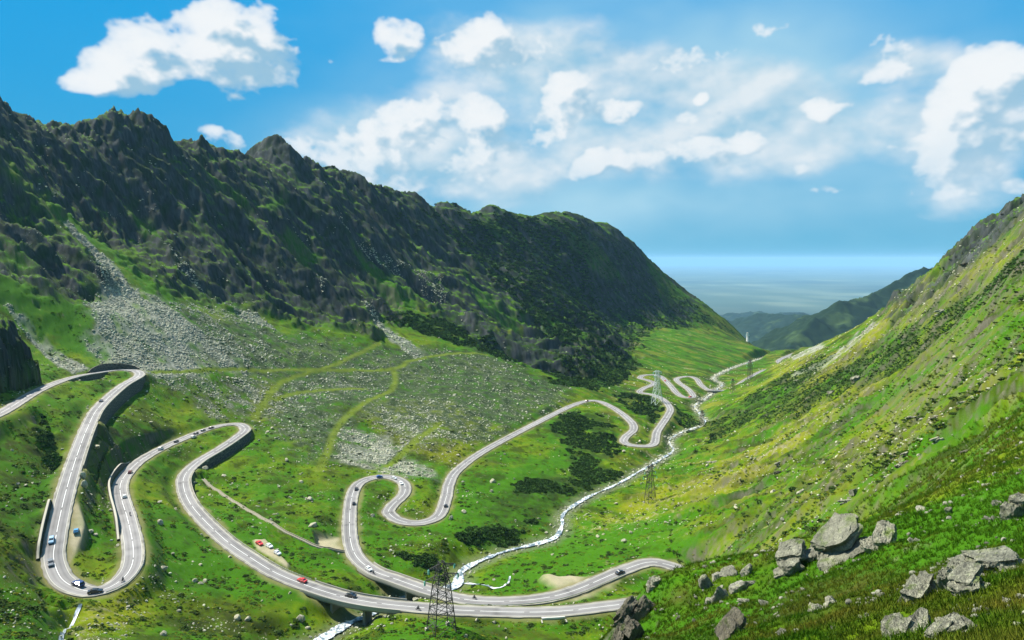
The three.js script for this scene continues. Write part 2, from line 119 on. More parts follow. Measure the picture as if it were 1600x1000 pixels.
const ZONES = [
  ['scree',11,[[-424,-692],[-417,-707],[-401,-703],[-356,-691],[-307,-682],[-267,-670],[-252,-649],[-301,-555],[-337,-550],[-371,-583],[-402,-637]]],
  ['scree',3,[[-514,-761],[-512,-770],[-430,-726],[-406,-706],[-419,-688],[-462,-732]]],
  ['rubble',22,[[-357,-705],[-348,-773],[-301,-769],[-242,-681],[-251,-654],[-296,-644]]],
  ['rubble',20,[[-299,-558],[-273,-606],[-234,-660],[-214,-571],[-215,-541],[-245,-543],[-269,-561]]],
  ['rubble',22,[[-229,-644],[-166,-720],[-138,-722],[-162,-652],[-188,-593],[-205,-569]]],
  ['scree',14,[[-149,-575],[-104,-542],[-64,-486],[-64,-464],[-94,-466],[-122,-488]]],
  ['scree',4,[[-210,-913],[-191,-905],[-103,-817],[-110,-790],[-156,-834]]],
  ['rubble',18,[[-126,-656],[-71,-619],[-54,-558],[-79,-550],[-112,-582]]],
  ['scree',2.5,[[-440,-578],[-432,-580],[-397,-568],[-339,-535],[-335,-508],[-400,-556]]],
  ['talus',30,[[-354,-704],[-298,-777],[-221,-769],[-126,-819],[-33,-862],[60,-786],[47,-694],[-6,-614],[-43,-561],[-89,-580],[-142,-618],[-229,-644],[-285,-633]]],
  ['talus',20,[[-212,-553],[-194,-633],[-138,-600],[-128,-515],[-145,-472]]],
  ['pine',8,[[40,-837],[65,-963],[172,-1119],[210,-1071],[143,-901],[97,-811],[47,-794]]],
  ['pine',8,[[32,-642],[66,-688],[94,-677],[102,-636],[86,-552],[52,-513],[47,-575]]],
  ['pine',6,[[0,-467],[24,-492],[70,-540],[88,-524],[60,-479],[30,-452],[0,-448]]],
  ['pine',6,[[135,-841],[173,-828],[173,-766],[144,-679],[131,-720],[121,-782]]],
  ['pine',6,[[186,-768],[205,-726],[179,-639],[174,-705]]],
  ['pine',6,[[-24,-379],[12,-400],[8,-372],[-19,-363],[-28,-363]]],
  ['pine',5,[[-56,-335],[-36,-345],[-29,-332],[-31,-319],[-43,-321]]],
  ['pine',25,[[-87,-1508],[129,-1678],[268,-1748],[403,-1716],[539,-1653],[425,-1585],[288,-1417],[200,-1130],[100,-997],[33,-1137],[-37,-1279],[-110,-1352],[-195,-1355]]],
  ['pine',12,[[-193,-959],[-95,-995],[-9,-940],[42,-886],[-16,-851],[-93,-885],[-154,-890]]],
  ['pine',10,[[232,-639],[273,-581],[305,-531],[280,-436],[277,-361],[234,-305],[245,-382],[234,-413],[217,-461],[200,-521]]],  // dark band: scrub that also stands in for cloud shade on this flank
  ['pine',12,[[184,-663],[259,-712],[360,-766],[307,-635],[236,-599],[176,-574]]],  // scrub darkening the lower flank, cloud shade painted in with it
  ['pine',5,[[123,-301],[129,-285],[118,-259],[114,-274]]],
  ['pine',4,[[-268,-378],[-257,-375],[-223,-333],[-224,-324],[-245,-346]]],
  ['heathShade',26,[[-292,-544],[-245,-543],[-203,-528],[-161,-510],[-116,-450],[-54,-509],[-6,-592],[40,-691],[54,-809],[-34,-884],[-126,-819],[-188,-755],[-233,-658]]],  // dark heath that also paints the cloud shade over the middle slope
  ['heathShade',14,[[-262,-369],[-243,-368],[-211,-310],[-182,-260],[-152,-208],[-149,-194],[-241,-314]]],
  ['heathShade',12,[[-234,-359],[-270,-494],[-226,-462],[-223,-387],[-188,-301]]],
  ['heathShade',16,[[-125,-261],[-98,-269],[-70,-244],[-115,-218]]],
  ['heathShade',10,[[-25,-431],[29,-502],[73,-478],[24,-420],[-14,-377]]],
  ['bright',14,[[282,-1403],[421,-1570],[526,-1390],[491,-1281],[318,-1071],[208,-1059],[218,-1166]]],
  ['bright',6,[[117,-202],[110,-176],[102,-157],[96,-149],[100,-167]]],
  ['bright',8,[[-459,-599],[-435,-613],[-393,-617],[-363,-582],[-322,-579],[-359,-558],[-407,-573],[-438,-571]]],
  ['bright',10,[[-75,-328],[-50,-329],[-60,-310],[-95,-311],[-144,-320],[-164,-356],[-119,-327]]],
  ['bright',10,[[7,-366],[65,-422],[102,-381],[85,-315],[56,-326],[17,-294],[-6,-289],[-13,-330]]],
  ['bright',8,[[-53,-369],[-18,-460],[57,-595],[41,-539],[24,-420],[-14,-362]]],
  ['bright',8,[[-184,-337],[-172,-345],[-113,-294],[-85,-278],[-125,-261],[-145,-262]]],
  ['bright',6,[[-25,-258],[13,-74],[11,-62],[-55,-238],[-48,-249]]],
  ['bright',6,[[209,-437],[201,-338],[194,-253],[186,-243],[175,-286],[180,-362]]],
  ['bright',8,[[27,-57],[36,-58],[39,-51],[30,-40],[29,-46],[25,-53]]],
  ['yellow',12,[[29,-377],[86,-448],[131,-456],[212,-491],[234,-461],[213,-396],[153,-380],[106,-370],[58,-381]]],
  ['yellow',10,[[-151,-657],[-65,-673],[-6,-619],[-47,-495],[-82,-533],[-134,-582]]],
  ['yellow',8,[[491,-1281],[363,-758],[336,-625],[321,-557],[302,-552],[254,-577],[304,-794]]],
  ['yellow',8,[[139,-322],[161,-280],[132,-196],[101,-169],[100,-226]]],
  ['yellow',6,[[-150,-214],[-141,-245],[-128,-238],[-122,-209],[-128,-191]]],
  ['yellow',5,[[-235,-613],[-229,-644],[-197,-586],[-199,-531],[-215,-541]]],
  ['yellow',7,[[422,-773],[345,-530],[298,-388],[280,-365],[294,-452],[311,-549]]],
  ['dirt',1.2,[[-198,-299],[-190,-293],[-178,-280],[-173,-269],[-169,-254],[-179,-268],[-193,-291]]],
  ['dirt',2,[[-104,-351],[-91,-353],[-85,-337],[-96,-333]]],
  ['dirt',1.2,[[-126,-325],[-120,-326],[-100,-301],[-100,-297],[-120,-314]]],
  ['scree',3,[[526,-1275],[484,-1064],[368,-783],[365,-864]]],
  ['dirt',4,[[15,-307],[45,-296],[27,-279],[19,-286]]],
  ['scree',4,[[289,-685],[384,-743],[321,-587],[286,-610]]],
  ['green',7,[[-433,-1014],[-412,-1019],[-377,-989],[-379,-974],[-411,-985]]],  // grass patches brightened to paint the sunlit parts of the mountain
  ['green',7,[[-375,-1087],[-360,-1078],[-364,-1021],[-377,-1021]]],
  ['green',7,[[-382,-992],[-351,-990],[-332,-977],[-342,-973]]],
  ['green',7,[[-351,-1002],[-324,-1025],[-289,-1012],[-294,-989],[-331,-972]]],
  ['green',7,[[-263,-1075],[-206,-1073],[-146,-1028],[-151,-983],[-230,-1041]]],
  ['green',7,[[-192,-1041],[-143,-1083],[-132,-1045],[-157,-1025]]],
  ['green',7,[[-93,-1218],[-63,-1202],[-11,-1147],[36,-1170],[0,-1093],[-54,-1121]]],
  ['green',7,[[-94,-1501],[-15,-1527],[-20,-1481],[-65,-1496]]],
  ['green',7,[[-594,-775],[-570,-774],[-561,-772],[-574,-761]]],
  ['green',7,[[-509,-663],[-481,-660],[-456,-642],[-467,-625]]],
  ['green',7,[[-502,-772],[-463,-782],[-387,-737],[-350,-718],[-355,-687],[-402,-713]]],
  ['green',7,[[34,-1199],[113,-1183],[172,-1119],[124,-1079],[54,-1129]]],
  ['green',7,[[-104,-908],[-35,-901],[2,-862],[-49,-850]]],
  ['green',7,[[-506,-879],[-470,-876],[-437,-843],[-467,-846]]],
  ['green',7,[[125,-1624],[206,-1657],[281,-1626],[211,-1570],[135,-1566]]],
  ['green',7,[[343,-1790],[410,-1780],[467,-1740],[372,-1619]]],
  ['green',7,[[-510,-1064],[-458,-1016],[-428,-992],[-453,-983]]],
  ['scree',6,[[-295,-1093],[-269,-1102],[-222,-1111],[-172,-1135],[-189,-1098],[-249,-1083]]],
  ['scree',6,[[-279,-938],[-255,-949],[-239,-922],[-255,-900]]],
  ['scree',6,[[-357,-792],[-304,-793],[-264,-766],[-295,-769]]],
  ['scree',6,[[-442,-838],[-388,-810],[-355,-787],[-388,-793]]],
  ['scree',6,[[-309,-976],[-259,-966],[-237,-950],[-272,-947]]],
  ['scree',6,[[-174,-1136],[-120,-1141],[-104,-1080],[-135,-1081]]],
  ['rock',18,[[-564,-684],[-575,-749],[-527,-743],[-470,-721],[-413,-682],[-404,-638],[-417,-617],[-463,-603],[-483,-586]]],
  ['rock',30,[[-997,-990],[-861,-1020],[-790,-1030],[-673,-1080],[-584,-1150],[-521,-1240],[-443,-1320],[-327,-1420],[-239,-1560],[-106,-1700],[35,-1810],[144,-1880],[296,-1930],[463,-1930],[622,-1880],[432,-1610],[246,-1387],[200,-1130],[83,-868],[41,-865],[-35,-901],[-95,-995],[-156,-1015],[-174,-825],[-258,-816],[-292,-801],[-350,-778],[-364,-730],[-443,-770],[-505,-786],[-546,-770],[-632,-716]]],
  ['rock',14,[[441,-800],[354,-576],[353,-541],[470,-700],[456,-560],[307,-401],[330,-507],[321,-557]]],
];
const TRAILS = [[[-213,-552],[-224,-624],[-223,-664],[-203,-704],[-190,-734],[-162,-814]],[[-305,-563],[-278,-605],[-252,-658],[-203,-704],[-133,-748],[-120,-784],[-87,-822],[-33,-859]],[[-215,-606],[-199,-648],[-151,-684]],[[-133,-748],[-124,-709],[-128,-677],[-144,-626],[-148,-566],[-140,-512],[-133,-457]],[[-64,-604],[-79,-550],[-91,-488]],[[-20,-965],[0,-1072],[16,-1125]]];
const GULLIES = [[4,14,[[-263,-372],[-243,-350],[-221,-327]]],[5,10,[[-174,-237],[-160,-227],[-145,-216],[-129,-190]]],[3,10,[[-440,-578],[-418,-570],[-397,-561],[-350,-529]]],[9,16,[[-512,-758],[-462,-729],[-419,-694]]],[3,7,[[-193,-415],[-182,-403]]],[4,10,[[-74,-235],[-71,-247],[-64,-261],[-53,-279],[-35,-300]]]];
const SIDE_STREAMS = [[[-146,-226],[-142,-215],[-138,-205],[-128,-188]],[[-26,-319],[-17,-315],[-8,-299],[-2,-306],[-1,-318]]];
const CHANNEL = [[-192,-415],[-173,-397],[-147,-370],[-123,-347],[-107,-338],[-94,-333],[-84,-335]];
const RIDGE = [[-866,-860],[-751,-890],[-690,-900],[-592,-950],[-518,-1020],[-466,-1110],[-399,-1190],[-297,-1290],[-219,-1430],[-98,-1570],[32,-1680],[134,-1750],[276,-1800],[431,-1800]];
const SKYLINE = [[436,-790],[423,-730],[399,-650],[386,-605],[362,-540],[338,-470],[314,-410],[285,-330]];
const CRAG = [[-276,-310],[-287,-350],[-301,-385],[-312,-420],[-320,-445],[-329,-468],[-345,-482],[-430,-482],[-420,-300]];
const ROCKS_BIG = [[15.67,-23.68,1.59,1.73],[18,-24.83,3.57,1.19],[15.01,-24.23,1.77,1.49],[14.04,-20.69,1.55,0.87],[10.8,-18.03,1.45,0.93],[10.05,-15.24,1.17,0.76]];
const ROCKS_MID = [[27.06,-55.13,5.29,3.49],[28.78,-52.3,2.71,2.91],[24.74,-57.09,4.6,2.19],[32.87,-43.24,1.74,1.74],[12.93,-38.53,2.22,1.63],[13.5,-69.71,3.74,4.01],[15.78,-75.51,2.9,1.45],[10.63,-59.95,2.87,3.22]];
const ROCKS_PILE = [[18.64,-63.97,1.59,1.47],[19.98,-64.7,1.49,1.36],[21,-64.43,1.73,1.36],[18.39,-58.47,1.91,1.57],[19.89,-59.28,1.71,1.48],[22,-62.68,1.56,1.2],[21.13,-59.23,1.02,0.8],[17.5,-58.51,0.9,0.67],[18.79,-54.44,1.36,0.63],[18.57,-49.04,0.94,0.47]];
const ROCKS_SMALL = [[17.25,-43.89,0.76,0.34],[14.83,-59.48,0.8,0.46],[14.77,-54.05,0.62,0.36],[16.82,-35.95,1.38,0.83],[20.98,-48.1,1.01,0.37],[89.66,-176.45,4.06,2.03],[37.11,-59.73,1.95,0.8],[35.36,-54.24,0.94,0.62],[36.07,-49.5,1.23,0.43],[28.96,-47.94,1.1,0.32],[13.51,-18.06,0.52,0.24],[15.68,-28.43,0.49,0.27],[16.54,-28.74,0.44,0.25],[11.08,-26.88,0.67,0.36],[11.74,-24.48,0.47,0.23],[12.86,-24.38,0.51,0.23],[14.77,-21.1,0.45,0.16],[113.61,-180.9,1.73,0.87],[223.71,-466.66,7.16,4.47],[233.04,-450.12,9.49,5.18],[122.36,-205.83,2.76,1.18]];
const VALLEY_ROCKS = [[123.96,-315.34,3.33,2.42],[-105.95,-356.47,4.78,3.08],[-121.18,-401.25,3.85,2.31],[-103.45,-252.09,2.66,1.69],[-99.91,-252.92,2.42,1.45],[-199.05,-310.33,3.57,3.57],[-204.04,-317.15,2.74,2.74],[-35.58,-390.65,2.62,3],[-29.11,-404.76,3.49,2.33],[-13.46,-467.96,4.49,2.69],[138.62,-474.05,2.73,1.82],[115.92,-604.51,2.9,2.32],[-82.91,-262.04,3.52,2.51],[-79.26,-259.16,1.99,1.24],[-13.61,-258.19,1.49,1.24],[-166.7,-316.13,3.03,2.42],[-141.76,-271.3,3.12,1.56],[-130.42,-274.8,2.37,1.58],[-178.49,-282.93,2.44,1.36],[-176.11,-282.59,1.9,1.08],[-41.42,-288.02,3.31,1.66],[-114.48,-219.09,2.31,1.89],[-122.22,-245.15,1.65,1.18],[-135.56,-235.65,1.58,1.13],[-127.46,-276.97,2.12,1.33]];
const PYLONS = [[-26,-246.6,25.5],[88.5,-427.3,24],[172.3,-791.9,40],[201.1,-706.1,17],[321.9,-902.6,26],[283.6,-857.3,17],[578.6,-1640,23]];
const TRAFFIC = [["car", 13.958, 1.3], ["car", 15.25, 1.3], ["van", 16.875, -1.3], ["car", 18.0, 1.3], ["moto", 19.25, 1.3], ["car", 23.125, 1.3], ["moto", 22.125, 1.3], ["car", 25.0, 1.8], ["car", 8.75, 1.9], ["car", 26.833, 1.3], ["car", 27.458, 1.3], ["car", 28.25, 1.3], ["car", 28.583, 1.3], ["car", 28.958, 1.3], ["car", 41.5, -1.3], ["car", 42.875, -1.3], ["car", 60.042, -1.3], ["moto", 59.75, -1.9], ["car", 63.292, 1.3], ["car", 62.625, 1.9], ["car", 64.792, 1.9], ["car", 65.667, 1.3], ["car", 66.292, 1.9], ["car", 72.583, 1.4], ["car", 54.042, -1.5], ["moto", 44.208, 1.9], ["moto", 57.083, 1.3], ["car", 78.5, 1.3], ["car", 98.708, 1.6], ["car", 101.708, -1.3], ["car", 110.208, 1.3]];
const PARKED = [[-178.3,-273.1],[-120.2,-318.2],[-115.2,-316.2],[-108.8,-309.2],[-230.2,-473.6]];
// ---------------------------------------------------------------- helpers for things
const used = {};
const numbered = (n) => { const k = used[n] = (used[n] ?? -1) + 1; return k ? n + '_' + String(k).padStart(3, '0') : n; };
function mesh(name, geometry, material, parent = scene) {
  const m = new THREE.Mesh(geometry, material); m.name = parent === scene ? numbered(name) : name; m.castShadow = m.receiveShadow = true; parent.add(m); return m;
}
function thing(name, label, category, group) { const o = new THREE.Group(); o.name = numbered(name); o.userData = { label, category }; if (group) o.userData.group = group; scene.add(o); return o; }
function tag(o, label, category, group, kind) { o.userData = { label, category }; if (group) o.userData.group = group; if (kind) o.userData.kind = kind; return o; }
const std = (r, g, b, rough = 0.9, extra = {}) => { const m = new THREE.MeshStandardMaterial({ roughness: rough, ...extra }); m.color.setRGB(r, g, b); return m; };

// ---------------------------------------------------------------- ground: a smooth surface through surveyed points (thin plate spline)
const SC = 100, NP = SURVEY.length;
const phi = (r2) => r2 > 1e-12 ? 0.5 * r2 * Math.log(r2) : 0;
const SX = SURVEY.map((p) => p[0] / SC), SZ = SURVEY.map((p) => p[2] / SC), TPS = (() => {
  const n = NP + 3, A = Array.from({ length: n }, () => new Float64Array(n + 1));
  for (let i = 0; i < NP; i++) {
    for (let j = 0; j < NP; j++) A[i][j] = phi((SX[i] - SX[j]) ** 2 + (SZ[i] - SZ[j]) ** 2) + (i === j ? SURVEY[i][3] * 0.004 : 0);
    A[i][NP] = A[NP][i] = 1; A[i][NP + 1] = A[NP + 1][i] = SX[i]; A[i][NP + 2] = A[NP + 2][i] = SZ[i]; A[i][n] = SURVEY[i][1];
  }
  for (let c = 0; c < n; c++) {
    let p = c; for (let r = c + 1; r < n; r++) if (Math.abs(A[r][c]) > Math.abs(A[p][c])) p = r;
    [A[c], A[p]] = [A[p], A[c]];
    for (let r = c + 1; r < n; r++) { const f = A[r][c] / A[c][c]; if (f) for (let k = c; k <= n; k++) A[r][k] -= f * A[c][k]; }
  }
  const w = new Float64Array(n);
  for (let c = n - 1; c >= 0; c--) { let s = A[c][n]; for (let k = c + 1; k < n; k++) s -= A[c][k] * w[k]; w[c] = s / A[c][c]; }
  return w;
})();
function spline(x, z) { x /= SC; z /= SC; let s = TPS[NP] + TPS[NP + 1] * x + TPS[NP + 2] * z; for (let i = 0; i < NP; i++) { const a = x - SX[i], b = z - SZ[i], r = a * a + b * b; if (r > 1e-12) s += TPS[i] * 0.5 * r * Math.log(r); } return s; }
// sampled once on a fan of bearings and distances, then read back with cubic interpolation
const U0 = -1.02, U1 = 1.02, D0 = 2.4, D1 = 2650, NU = 260, ND = 380, LD = Math.log(D1 / D0), BASE = new Float64Array(NU * ND);
for (let j = 0; j < ND; j++) { const d = D0 * Math.exp(LD * j / (ND - 1)); for (let i = 0; i < NU; i++) BASE[j * NU + i] = spline((U0 + (U1 - U0) * i / (NU - 1)) * d, -d); }
const cr = (a, b, c, d, t) => b + 0.5 * t * (c - a + t * (2 * a - 5 * b + 4 * c - d + t * (3 * (b - c) + d - a)));
function base(x, z) {
  const d = Math.max(-z, D0), v = clamp(Math.log(d / D0) / LD * (ND - 1), 1, ND - 2.001), u = clamp((x / d - U0) / (U1 - U0) * (NU - 1), 1, NU - 2.001), j = Math.floor(v), i = Math.floor(u), s = u - i, t = v - j;
  const row = (q) => { const o = q * NU + i; return cr(BASE[o - 1], BASE[o], BASE[o + 1], BASE[o + 2], s); };
  return cr(row(j - 1), row(j), row(j + 1), row(Math.min(j + 2, ND - 1)), t);
}
// lines: the road, the stream and its side arms, trails, gullies
function smoothLine(pts, step) {
  const c = new THREE.CatmullRomCurve3(pts, false, 'catmullrom', 0.5), n = Math.max(2, Math.round(c.getLength() / step));
  c.arcLengthDivisions = n * 4; return c.getSpacedPoints(n);
}
class Near {                                                          // points of lines in 12 m cells
  constructor() { this.cells = new Map(); this.items = []; }
  key(a, b) { return (a + 4096) * 8192 + b + 4096; }
  add(x, z, v) { const k = this.key(Math.floor(x / 12), Math.floor(z / 12)); let c = this.cells.get(k); if (!c) this.cells.set(k, c = []); c.push(this.items.push({ x, z, ...v }) - 1); }
  each(x, z, reach, f) { const a = Math.floor(x / 12), b = Math.floor(z / 12), n = Math.ceil(reach / 12);
    for (let i = a - n; i <= a + n; i++) for (let j = b - n; j <= b + n; j++) { const c = this.cells.get(this.key(i, j)); if (c) for (const k of c) { const it = this.items[k], dx = x - it.x, dz = z - it.z, q = dx * dx + dz * dz; if (q < reach * reach) f(it, Math.sqrt(q), dx, dz); } } }
}
const roadKnots = ROAD.map((p) => new THREE.Vector3(...p));
const roadCurve = new THREE.CatmullRomCurve3(roadKnots, false, 'catmullrom', 0.5);
const roadPts = [], roadPar = [];                                      // finely and evenly along each knot span
{ const n = roadKnots.length - 1; for (let i = 0; i < n; i++) { const len = roadKnots[i].distanceTo(roadKnots[i + 1]), m = Math.max(2, Math.round(len / 2.2)); for (let k = 0; k < m; k++) { roadPts.push(roadCurve.getPoint((i + k / m) / n)); roadPar.push(i + k / m); } } roadPts.push(roadKnots[n].clone()); roadPar.push(n);
  for (let it = 0; it < 30; it++) for (let i = 1; i < roadPts.length - 1; i++) roadPts[i].y = 0.5 * roadPts[i].y + 0.25 * (roadPts[i - 1].y + roadPts[i + 1].y); }
const roadSide = roadPts.map((p, i) => { const a = roadPts[Math.max(0, i - 1)], b = roadPts[Math.min(roadPts.length - 1, i + 1)], t = new THREE.Vector3(b.x - a.x, 0, b.z - a.z).normalize(); return new THREE.Vector3(-t.z, 0, t.x); });   // to the right of travel
const roadAt = (par) => { let k = 0; while (k < roadPar.length - 1 && roadPar[k + 1] <= par) k++; return k; };
const BRIDGES = [[41.9, 43.75], [58.0, 60.1], [108.9, 109.6]];
const WALLS = [   // from, to (knot numbers), side (+1 right of travel), height
  [6.9, 9.75, -1, 9], [9.95, 11.5, -1, 2.6], [12.5, 14.9, 1, -2.6], [21.3, 25.9, -1, -3.4], [31.9, 35.5, -1, 6], [35.9, 37.9, -1, 3], [2.7, 4.3, 1, 4]];
const onBridge = (p) => BRIDGES.some(([a, b]) => p > a && p < b);
const roadNear = new Near(); roadPts.forEach((p, i) => roadNear.add(p.x, p.z, { y: p.y, i, free: onBridge(roadPar[i]) }));
const streamPts = smoothLine(STREAM.map((p) => new THREE.Vector3(...p)), 2.5);
for (let i = 1; i < streamPts.length; i++) streamPts[i].y = Math.min(streamPts[i].y, streamPts[i - 1].y - 0.02);
const streamNear = new Near(); streamPts.forEach((p, i) => streamNear.add(p.x, p.z, { y: p.y, i }));
const flat = (l, step) => smoothLine(l.map(([x, z]) => new THREE.Vector3(x, 0, z)), step);
const trailNear = new Near(); for (const l of TRAILS) flat(l, 3).forEach((p) => trailNear.add(p.x, p.z, { y: base(p.x, p.z) }));
const ridgeNear = new Near(); flat(RIDGE, 8).forEach((p) => ridgeNear.add(p.x, p.z, {}));
const skyNear = new Near(); flat(SKYLINE, 6).forEach((p) => skyNear.add(p.x, p.z, {}));
const cragZone = { pts: CRAG };
const gullyNear = new Near(); for (const [deep, wide, l] of GULLIES) flat(l, 4).forEach((p) => gullyNear.add(p.x, p.z, { deep, wide }));
const sideLines = SIDE_STREAMS.map((l) => flat(l, 1.5));
const sideNear = new Near(); sideLines.forEach((l) => l.forEach((p) => sideNear.add(p.x, p.z, {})));
// zones of ground cover
const zones = ZONES.map(([kind, soft, pts]) => { const xs = pts.map((p) => p[0]), zs = pts.map((p) => p[1]), m = soft * 2.5 + 4; return { kind, soft, pts, x0: Math.min(...xs) - m, x1: Math.max(...xs) + m, z0: Math.min(...zs) - m, z1: Math.max(...zs) + m }; });
function inside(zn, x, z) {                                            // signed distance, positive inside
  const p = zn.pts; let d = 1e9, s = -1;
  for (let i = 0, j = p.length - 1; i < p.length; j = i++) {
    const ex = p[j][0] - p[i][0], ez = p[j][1] - p[i][1], wx = x - p[i][0], wz = z - p[i][1], t = clamp((wx * ex + wz * ez) / (ex * ex + ez * ez)), bx = wx - ex * t, bz = wz - ez * t;
    d = Math.min(d, bx * bx + bz * bz);
    const a = z >= p[i][1], b = z < p[j][1], c = ex * wz > ez * wx; if ((a && b && c) || (!a && !b && !c)) s = -s;
  }
  return s * Math.sqrt(d);
}
function cover(x, z) {
  const o = { scree: 0, talus: 0, pine: 0, bright: 0, yellow: 0, dirt: 0, rock: 0, green: 0, rubble: 0, heathShade: 0 };
  let w = null;
  for (const zn of zones) {
    if (x < zn.x0 || x > zn.x1 || z < zn.z0 || z > zn.z1 || o[zn.kind] >= 1) continue;
    if (w === null) w = [fbm(x / 40, z / 40, 3), fbm(x / 9 + 50, z / 9, 2)];
    const far = zn.soft < 3 ? 0.3 : 1, d = inside(zn, x, z) + far * zn.soft * (w[0] * 1.1 + w[1] * 0.7), v = sstep(-zn.soft * 0.8, zn.soft * 0.8, d);
    if (v > o[zn.kind]) o[zn.kind] = v;
  }
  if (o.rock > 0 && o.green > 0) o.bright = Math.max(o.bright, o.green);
  return o;
}
// the fall line of both flanks runs along (0.8, 0.6); ribs and gullies are drawn out along it
function relief(x, z, cv) {
  lastLedge = 0;
  const a = 0.8 * x + 0.6 * z, c = -0.6 * x + 0.8 * z, d = -z, wob = fbm(x / 160, z / 160, 3) * 40;
  let h = 0;
  if (cv.rock > 0.01) {
    const big = (d > 500 ? 1 : 0.35) * mix(1, 0.55, sstep(1250, 1600, d)), a2 = 0.93 * x + 0.37 * z, c2 = -0.37 * x + 0.93 * z;
    h += cv.rock * big * (50 * (ridged((c2 + wob) / 150, a2 / 520, 2) - 0.72) + 32 * (ridged((c2 - wob) / 58, a2 / 260, 3) - 0.55) + 10 * (ridged(c2 / 22, a2 / 90, 2) - 0.5) + 6 * (ridged(x / 30, z / 30, 4, 0.6) - 0.5) + 4.5 * (ridged(x / 11 + 7, z / 11, 3, 0.6) - 0.5)); lastLedge = cv.rock * big;
  }
  let rq = 1e9; ridgeNear.each(x, z, 70, (it, q) => { if (q < rq) rq = q; });
  if (rq < 70) h += (1 - sstep(0, 70, rq)) * cv.rock * mix(1, 0.4, sstep(1250, 1600, d)) * (20 * (ridged(x / 62 + 3, z / 62, 4, 0.55) - 0.5) + 9 * (ridged(x / 17, z / 17, 3, 0.6) - 0.5));
  if (x > 150) { let sq = 1e9; skyNear.each(x, z, 45, (it, q) => { if (q < sq) sq = q; }); if (sq < 45) h += (1 - sstep(0, 45, sq)) * 8 * (ridged(x / 24 + 3, z / 24, 4, 0.6) - 0.75); }
  const soft = 1 - 0.6 * cv.rock, near = sstep(500, 60, d);
  const slope = sstep(0, 1, x / 420 + 0.1);                            // the sunny flank
  h += soft * (3.2 * fbm(x / 75, z / 75, 3) * sstep(60, 260, d) + mix(1.9, 0.5, near) * fbm(x / 17, z / 17, 3) + mix(0.6, 0.35, near) * fbm(x / 4.6, z / 4.6, 3));
  if (x > 40) h += sstep(40, 110, x) * sstep(60, 150, d) * mix(1, 0.25, sstep(600, 900, d)) * (8 * (ridged((c + wob * 0.5) / 30, a / 110, 3) - 0.55) + 4 * (ridged((c - wob) / 11, a / 34 + 7, 3) - 0.5) + 1.3 * (ridged(x / 5, z / 5, 2) - 0.5));
  if (cv.scree > 0.01) h += cv.scree * 1.2 * fbm(x / 3.5, z / 3.5, 3, 0.7);
  if (d < 130) h += 0.22 * fbm(x / 1.3, z / 1.3, 3) + 0.5 * sstep(0.1, 0.6, fbm(x / 6 + 9, z / 6, 3));
  return h;
}
let lastLedge = 0;
let lastCover = null, lastCrag = 0;
